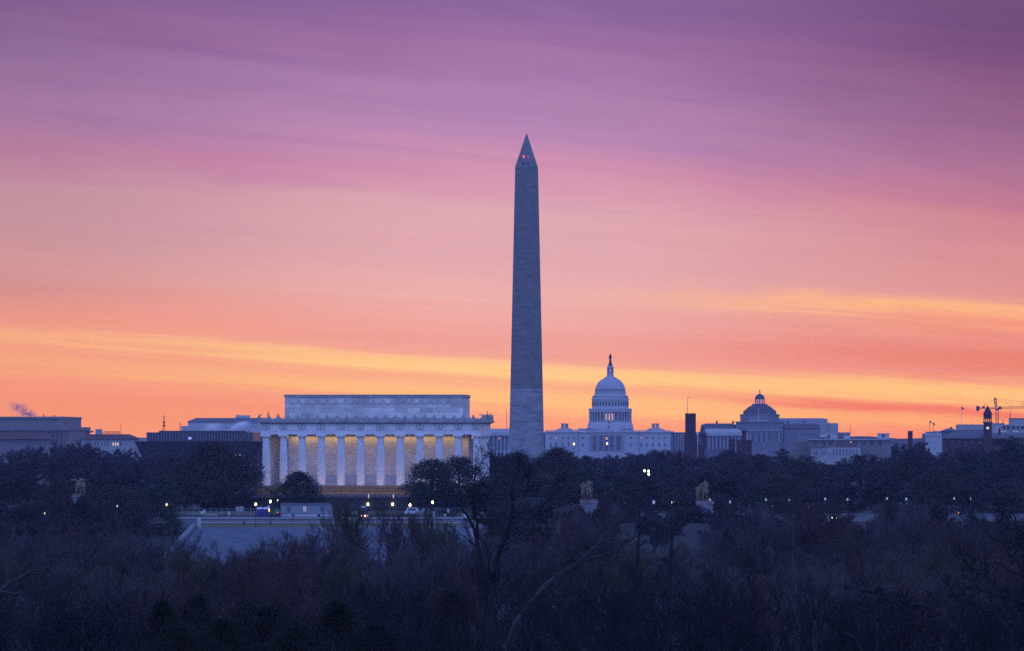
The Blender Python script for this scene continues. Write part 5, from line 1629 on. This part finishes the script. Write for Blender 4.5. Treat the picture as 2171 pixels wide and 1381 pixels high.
cells, noun_of = {}, {id(o): noun for _r, noun, _p, o in TREES}
for row, noun, px, o in TREES:
    lm = FAR_LM if noun == 'far' else NEAR_LM
    best = min(lm, key=lambda l: abs(l[0] - px))[1]
    cells.setdefault((row, best, 'dark' if noun == 'leafy' else 'bare'), []).append((px, o))
for (row, best, ad), lst in cells.items():
    lst.sort(key=lambda a: a[0])
    n = len(lst)
    for i, (px, o) in enumerate(lst):
        pre = [s_ + ad for s_ in {1: [''], 2: ['left of two ', 'right of two '], 3: ['leftmost of three ', 'middle of three ', 'rightmost of three ']}.get(n) or ['%s from left of %d ' % (names[k_], n) for k_ in range(n)]]
        o['label'] = '%s tree%s in %s %s %s' % (pre[i], 's' if n > 1 else '', row, 'near' if noun_of.get(id(o)) == 'leafy' else 'below', best)
        o['group'] = ad + ' trees of ' + row

# --- big single trees drawn limb by limb


def limb_tree(name, label, D, limbs, bark_m, tw_m, seed, c=None, spacing=1.1, L0=3.0, ivy=None, upb=.35):
    rg = random.Random(seed)
    bx, by = limbs[0][0][0][0], limbs[0][0][0][1]
    o = thing(name, label, 'tree', (PX(bx, D), D, gz(D)))
    x0 = PX(bx, D); zg = gz(D)
    tr, tw = MB(), MB()
    lf = MB()
    c = c or Cfg((7, 6, 5), (.5, .5, .55), (.6, .6, .6), (.14, .14, .16, .16), (.05, .05, .05, .05), (.2, .15, .15), minr=.010, top=0, rr=(.5,) * 6)
    for li, (pts, r0, r1) in enumerate(limbs):
        P3 = [Vector((PX(a, D) - x0, dy, PZ(b_, D) - zg)) for a, b_, dy in pts]
        if li == 0: P3 = [Vector((P3[0].x * 0, 0, -.4))] + P3 if P3[0].z > .5 else P3
        # resample with a slight wander
        Q = []
        for a, b_ in zip(P3, P3[1:]):
            n = max(2, int((b_ - a).length / .7))
            for i in range(n): Q.append(a.lerp(b_, i / n) + Vector((rg.gauss(0, .06), rg.gauss(0, .06), rg.gauss(0, .06))))
        Q.append(P3[-1])
        m = len(Q)
        rad = [(r0 + (r1 - r0) * i / (m - 1)) * (.95 + .12 * math.sin(i * 1.7 + li)) for i in range(m)]
        tr.tube([tuple(q) for q in Q], rad, 8)
        tot = sum((b_ - a).length for a, b_ in zip(Q, Q[1:]))
        n = int(tot / spacing)
        for j in range(n):
            if li == 0 and j < n * .45: continue
            f = (j + rg.random()) / n * (m - 1)
            i = min(m - 2, int(f))
            q = Q[i].lerp(Q[i + 1], f - i)
            d = (Q[i + 1] - Q[i]).normalized()
            rnd = Vector((rg.gauss(0, 1), rg.gauss(0, .7), rg.gauss(0, 1) + upb)).normalized()
            nd = (d * .75 + rnd).normalized()
            grow(rg, tr, tw, q, nd, L0 * rg.uniform(.5, 1.2) * (1.15 - .4 * f / m), max(.018, rad[i] * .35), 2, c) if c.top == 0 else None
        if ivy:
            for q in Q[:: 1]:
                if rg.random() < ivy: leaves(lf, rg, tuple(q), .35, .4, 60, .16)
    tr.build('trunk', bark_m, o)
    tw.build('twigs', tw_m, o)
    if lf.v: lf.build('ivy', M_juni, o)
    return o


C3 = Cfg((0, 0, 6, 5, 4), (.5, .5, .5, .55, .6), (.6,) * 5, (.1, .1, .12, .15, .16, .16), (.05,) * 6, (.2,) * 5, rr=(.5,) * 6, minr=.010, top=0)





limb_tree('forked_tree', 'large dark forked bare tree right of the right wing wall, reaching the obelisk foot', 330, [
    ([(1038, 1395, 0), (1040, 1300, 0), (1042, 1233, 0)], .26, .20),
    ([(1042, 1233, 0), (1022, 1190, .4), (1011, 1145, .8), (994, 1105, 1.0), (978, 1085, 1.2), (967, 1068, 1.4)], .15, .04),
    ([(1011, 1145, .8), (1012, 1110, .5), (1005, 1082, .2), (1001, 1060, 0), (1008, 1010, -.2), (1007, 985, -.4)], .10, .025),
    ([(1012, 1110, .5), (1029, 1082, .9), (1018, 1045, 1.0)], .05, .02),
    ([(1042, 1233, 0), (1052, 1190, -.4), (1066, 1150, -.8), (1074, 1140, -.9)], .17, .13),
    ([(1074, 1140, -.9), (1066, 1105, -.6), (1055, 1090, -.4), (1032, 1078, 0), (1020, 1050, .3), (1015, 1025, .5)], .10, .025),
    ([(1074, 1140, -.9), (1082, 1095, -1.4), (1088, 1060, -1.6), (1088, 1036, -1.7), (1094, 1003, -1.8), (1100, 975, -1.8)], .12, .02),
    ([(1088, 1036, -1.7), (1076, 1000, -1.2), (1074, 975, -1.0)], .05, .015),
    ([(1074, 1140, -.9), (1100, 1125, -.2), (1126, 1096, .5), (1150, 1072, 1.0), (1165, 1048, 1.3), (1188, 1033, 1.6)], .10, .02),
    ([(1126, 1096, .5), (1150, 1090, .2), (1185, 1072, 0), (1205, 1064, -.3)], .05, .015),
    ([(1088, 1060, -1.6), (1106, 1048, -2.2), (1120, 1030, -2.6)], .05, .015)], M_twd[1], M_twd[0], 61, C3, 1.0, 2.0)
limb_tree('leaning_tree', 'pale barked leaning tree at the bottom, right of the forked tree', 265, [
    ([(1060, 1400, 0), (1095, 1320, 0), (1130, 1270, .2), (1160, 1235, .4), (1200, 1212, .6)], .16, .10),
    ([(1200, 1212, .6), (1232, 1185, .8), (1262, 1160, 1.0), (1275, 1140, 1.2)], .08, .02),
    ([(1200, 1212, .6), (1250, 1185, .2), (1290, 1176, 0), (1320, 1170, -.3)], .07, .02),
    ([(1130, 1270, .2), (1180, 1225, -.4), (1240, 1182, -.8)], .06, .02)], M_barkp, M_tw[1], 62, C3, .6, 1.9)
limb_tree('sycamore_tree', 'pale barked tree leaning in from the lower left edge with long curved branches', 300, [
    ([(-95, 1440, 0), (-85, 1360, 0), (-62, 1290, 0)], .24, .18),
    ([(-62, 1290, 0), (-20, 1258, 0), (20, 1238, 0), (57, 1217, 0)], .14, .09),
    ([(57, 1217, 0), (85, 1185, .3), (110, 1158, .6), (135, 1145, .8), (146, 1132, 1.0)], .08, .03),
    ([(110, 1158, .6), (117, 1130, .8), (128, 1100, .9), (137, 1085, 1.0)], .05, .02),
    ([(98, 1172, .4), (101, 1140, .2), (97, 1110, 0), (100, 1085, 0), (115, 1060, -.2)], .05, .015),
    ([(57, 1217, 0), (95, 1210, -.4), (130, 1190, -.6), (170, 1190, -.7), (205, 1185, -.8)], .06, .02),
    ([(-20, 1258, 0), (30, 1258, -.4), (70, 1252, -.6), (118, 1241, -.8)], .06, .02),
    ([(-85, 1360, 0), (-20, 1305, .3), (30, 1290, .5), (66, 1283, .6), (95, 1268, .7)], .08, .02),
    ([(20, 1238, 0), (10, 1200, .3), (-10, 1150, .6)], .06, .02)], M_barkp, M_tw[1], 63, C3, .8, 1.9)
limb_tree('dark_spreading_tree', 'black spreading bare tree leaning in from the lower right edge', 235, [
    ([(2190, 1420, 0), (2185, 1300, 0), (2178, 1230, 0)], .2, .16),
    ([(2178, 1230, 0), (2158, 1195, .3), (2142, 1165, .5), (2135, 1140, .6), (2120, 1110, .7)], .11, .02),
    ([(2142, 1165, .5), (2110, 1140, .2), (2085, 1128, 0), (2068, 1120, 0)], .05, .015),
    ([(2178, 1230, 0), (2140, 1205, -.3), (2105, 1190, -.5), (2075, 1192, -.6)], .06, .015),
    ([(2185, 1290, 0), (2150, 1265, .3), (2110, 1262, .5), (2070, 1250, .6), (2040, 1245, .7)], .08, .02),
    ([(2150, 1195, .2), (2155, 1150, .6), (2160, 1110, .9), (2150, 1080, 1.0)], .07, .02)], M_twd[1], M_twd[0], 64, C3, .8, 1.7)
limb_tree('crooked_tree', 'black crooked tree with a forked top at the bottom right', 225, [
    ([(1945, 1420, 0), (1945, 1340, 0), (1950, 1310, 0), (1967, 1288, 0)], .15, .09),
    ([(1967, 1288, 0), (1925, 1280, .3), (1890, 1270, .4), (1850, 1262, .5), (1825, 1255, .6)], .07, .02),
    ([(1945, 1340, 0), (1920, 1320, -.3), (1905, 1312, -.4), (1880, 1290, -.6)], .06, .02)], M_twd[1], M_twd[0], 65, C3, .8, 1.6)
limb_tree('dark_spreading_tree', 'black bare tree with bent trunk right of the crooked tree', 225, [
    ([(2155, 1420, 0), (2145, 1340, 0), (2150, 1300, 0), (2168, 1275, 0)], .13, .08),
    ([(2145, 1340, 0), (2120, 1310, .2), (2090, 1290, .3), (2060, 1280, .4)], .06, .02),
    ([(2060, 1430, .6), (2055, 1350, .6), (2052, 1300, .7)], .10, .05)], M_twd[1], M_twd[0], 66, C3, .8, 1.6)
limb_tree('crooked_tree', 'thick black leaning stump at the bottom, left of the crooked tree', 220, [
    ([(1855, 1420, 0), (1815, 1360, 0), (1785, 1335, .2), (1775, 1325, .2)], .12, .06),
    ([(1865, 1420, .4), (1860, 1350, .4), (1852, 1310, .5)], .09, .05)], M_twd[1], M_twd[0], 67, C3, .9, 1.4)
limb_tree('ivy_tree', 'ivy clad tree standing up in front of the bridge, left one', 560, [
    ([(1352, 1240, 0), (1354, 1150, 0), (1355, 1080, 0)], .28, .12),
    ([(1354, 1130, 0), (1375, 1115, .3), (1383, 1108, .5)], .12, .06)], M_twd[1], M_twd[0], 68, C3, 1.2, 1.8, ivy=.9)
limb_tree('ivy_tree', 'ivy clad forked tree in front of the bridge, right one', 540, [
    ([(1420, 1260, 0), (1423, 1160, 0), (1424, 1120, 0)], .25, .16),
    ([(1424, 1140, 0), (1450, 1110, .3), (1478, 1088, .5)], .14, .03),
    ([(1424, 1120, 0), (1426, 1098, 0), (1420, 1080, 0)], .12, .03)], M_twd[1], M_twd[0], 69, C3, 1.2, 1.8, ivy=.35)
limb_tree('ivy_tree', 'small ivy clad tree left of the two ivy trees by the bridge', 600, [
    ([(1300, 1250, 0), (1304, 1150, 0), (1306, 1095, 0)], .2, .08),
    ([(1225, 1180, .5), (1222, 1130, .6), (1215, 1105, .7)], .1, .05)], M_bark, M_tw[0], 70, C3, 1.2, 1.6, ivy=.35)
limb_tree('white_trunk_tree', 'slender pale trunked tree under the second and third globe lamps', 700, [
    ([(1681, 1230, 0), (1682, 1150, 0), (1681, 1060, 0)], .13, .06),
    ([(1682, 1110, 0), (1700, 1060, .4), (1720, 1015, .8)], .07, .02),
    ([(1682, 1120, 0), (1660, 1060, -.4), (1640, 1020, -.8)], .07, .02)], M_barkp, M_tw[2], 71, C3, 1.2, 2.2)
# dark junipers along the bottom
for i, (px, yt, wpx, D, lab) in enumerate(((345, 1256, 165, 215, 'dark juniper with ragged top at the bottom, leftmost one'), (418, 1236, 140, 225, 'tallest dark juniper with a knobbly top at the bottom'), (552, 1256, 230, 205, 'broad dark juniper in the middle of the bottom group'),
                                           (715, 1258, 230, 215, 'rounded dark juniper, widest on the right of the bottom group'), (632, 1306, 190, 195, 'low dark juniper between the broad and the rounded juniper'), (960, 1222, 110, 260, 'slim dark juniper at the foot of the forked tree'),
                                           (470, 1300, 190, 200, 'low dark juniper between the tallest and the broad juniper'), (385, 1310, 200, 190, 'lowest dark juniper in front of the tallest one'), (795, 1300, 150, 205, 'low dark juniper at the right end of the bottom group'))):
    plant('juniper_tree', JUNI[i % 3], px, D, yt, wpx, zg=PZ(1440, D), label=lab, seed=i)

# low brush filling the ground under the near trees
rg = random.Random(9)
q = MB()
for _ in range(9000):
    D = 180 + 740 * rg.random() ** .8
    px = rg.uniform(-60, 2230)
    x, z = PX(px, D), gz(D)
    hh = rg.uniform(.8, 2.6)
    for _k in range(3):
        ex, ey = rg.gauss(0, .35), rg.gauss(0, .35)
        q.tube([(x, D, z - .1), (x + ex * .5, D + ey * .5, z + hh * .55), (x + ex * 1.3, D + ey * 1.3, z + hh)], [.022, .016, .008], 3, False)
kind(q.build('undergrowth', M_tw[1]), 'stuff')
q = MB()
for _ in range(260):
    D = 200 + 300 * rg.random()
    px = rg.choice((rg.gauss(100, 90), rg.gauss(250, 60), rg.gauss(430, 160)))
    leaves(q, rg, (PX(px, D), D, PZ(rg.gauss(1290, 45), D)), .5, .5, 20, .06)
kind(q.build('dry_leaves', M_dead), 'stuff')

# ------------------------------------------------------------------ smoke over the roofs and the air itself


def smoke(name, label, px0, px1, y0, y1, D, dens, col, seed, lean):
    m = bpy.data.materials.new(name)
    m.use_nodes = True
    t = m.node_tree
    t.nodes.clear()
    c = t.nodes.new('ShaderNodeTexCoord')
    s_ = t.nodes.new('ShaderNodeSeparateXYZ')
    t.links.new(c.outputs['Generated'], s_.inputs[0])
    gx, gy, gzz = (S(t, s_.outputs[i]) for i in range(3))
    n1 = noise(t, c.outputs['Object'], .28 if D > 3500 else .55, 4, .62, .6)
    cx_ = gzz * lean + (0.5 - lean * .5)
    fall = (gx - cx_).gauss(0.0, .24) * (gy - .5).gauss(0, .26) * gzz.smooth(0, .12) * gzz.smooth(1.0, .45)
    d = ((n1 - (.40 if D > 3500 else .30)) * 3.0).op('MAXIMUM', 0.0) * fall * dens
    v = t.nodes.new('ShaderNodeVolumePrincipled')
    v.inputs['Color'].default_value = col + (1,)
    t.links.new(d.k, v.inputs['Density'])
    o_ = t.nodes.new('ShaderNodeOutputMaterial')
    t.links.new(v.outputs[0], o_.inputs['Volume'])
    w_ = (px1 - px0) * D / F
    h_ = (y1 - y0) * D / F
    o = boxm(-w_ / 2, w_ / 2, -w_ / 4, w_ / 4, 0, h_).build(name, m, None, (PX((px0 + px1) / 2, D), D, PZ(y1, D)))
    tag(o, label, 'smoke')
    return kind(o, 'stuff')


smoke('smoke', 'dark purple smoke plume above the pale windowless block', 12, 78, 850, 884, 3950, .8, (.45, .42, .52), 1, -.5)
smoke('steam', 'white steam puff right of the middle over the bronze museum roof', 488, 532, 891, 914.5, 3140, 2.6, (1.0, .99, .99), 2, .6)
smoke('steam', 'faint steam puff left of the brighter one over the bronze museum', 424, 480, 895, 914.5, 3140, 1.0, (1.0, .99, .99), 3, .2)

mh = bpy.data.materials.new('haze_air')
mh.use_nodes = True
t = mh.node_tree
t.nodes.clear()
v = t.nodes.new('ShaderNodeVolumePrincipled')
v.inputs['Color'].default_value = (0.50, 0.55, 0.82, 1)
v.inputs['Density'].default_value = HAZE
v.inputs['Anisotropy'].default_value = 0.0
o_ = t.nodes.new('ShaderNodeOutputMaterial')
t.links.new(v.outputs[0], o_.inputs['Volume'])
kind(boxm(-2700, 2700, -300, 9300, -3, 186).build('haze', mh), 'stuff')
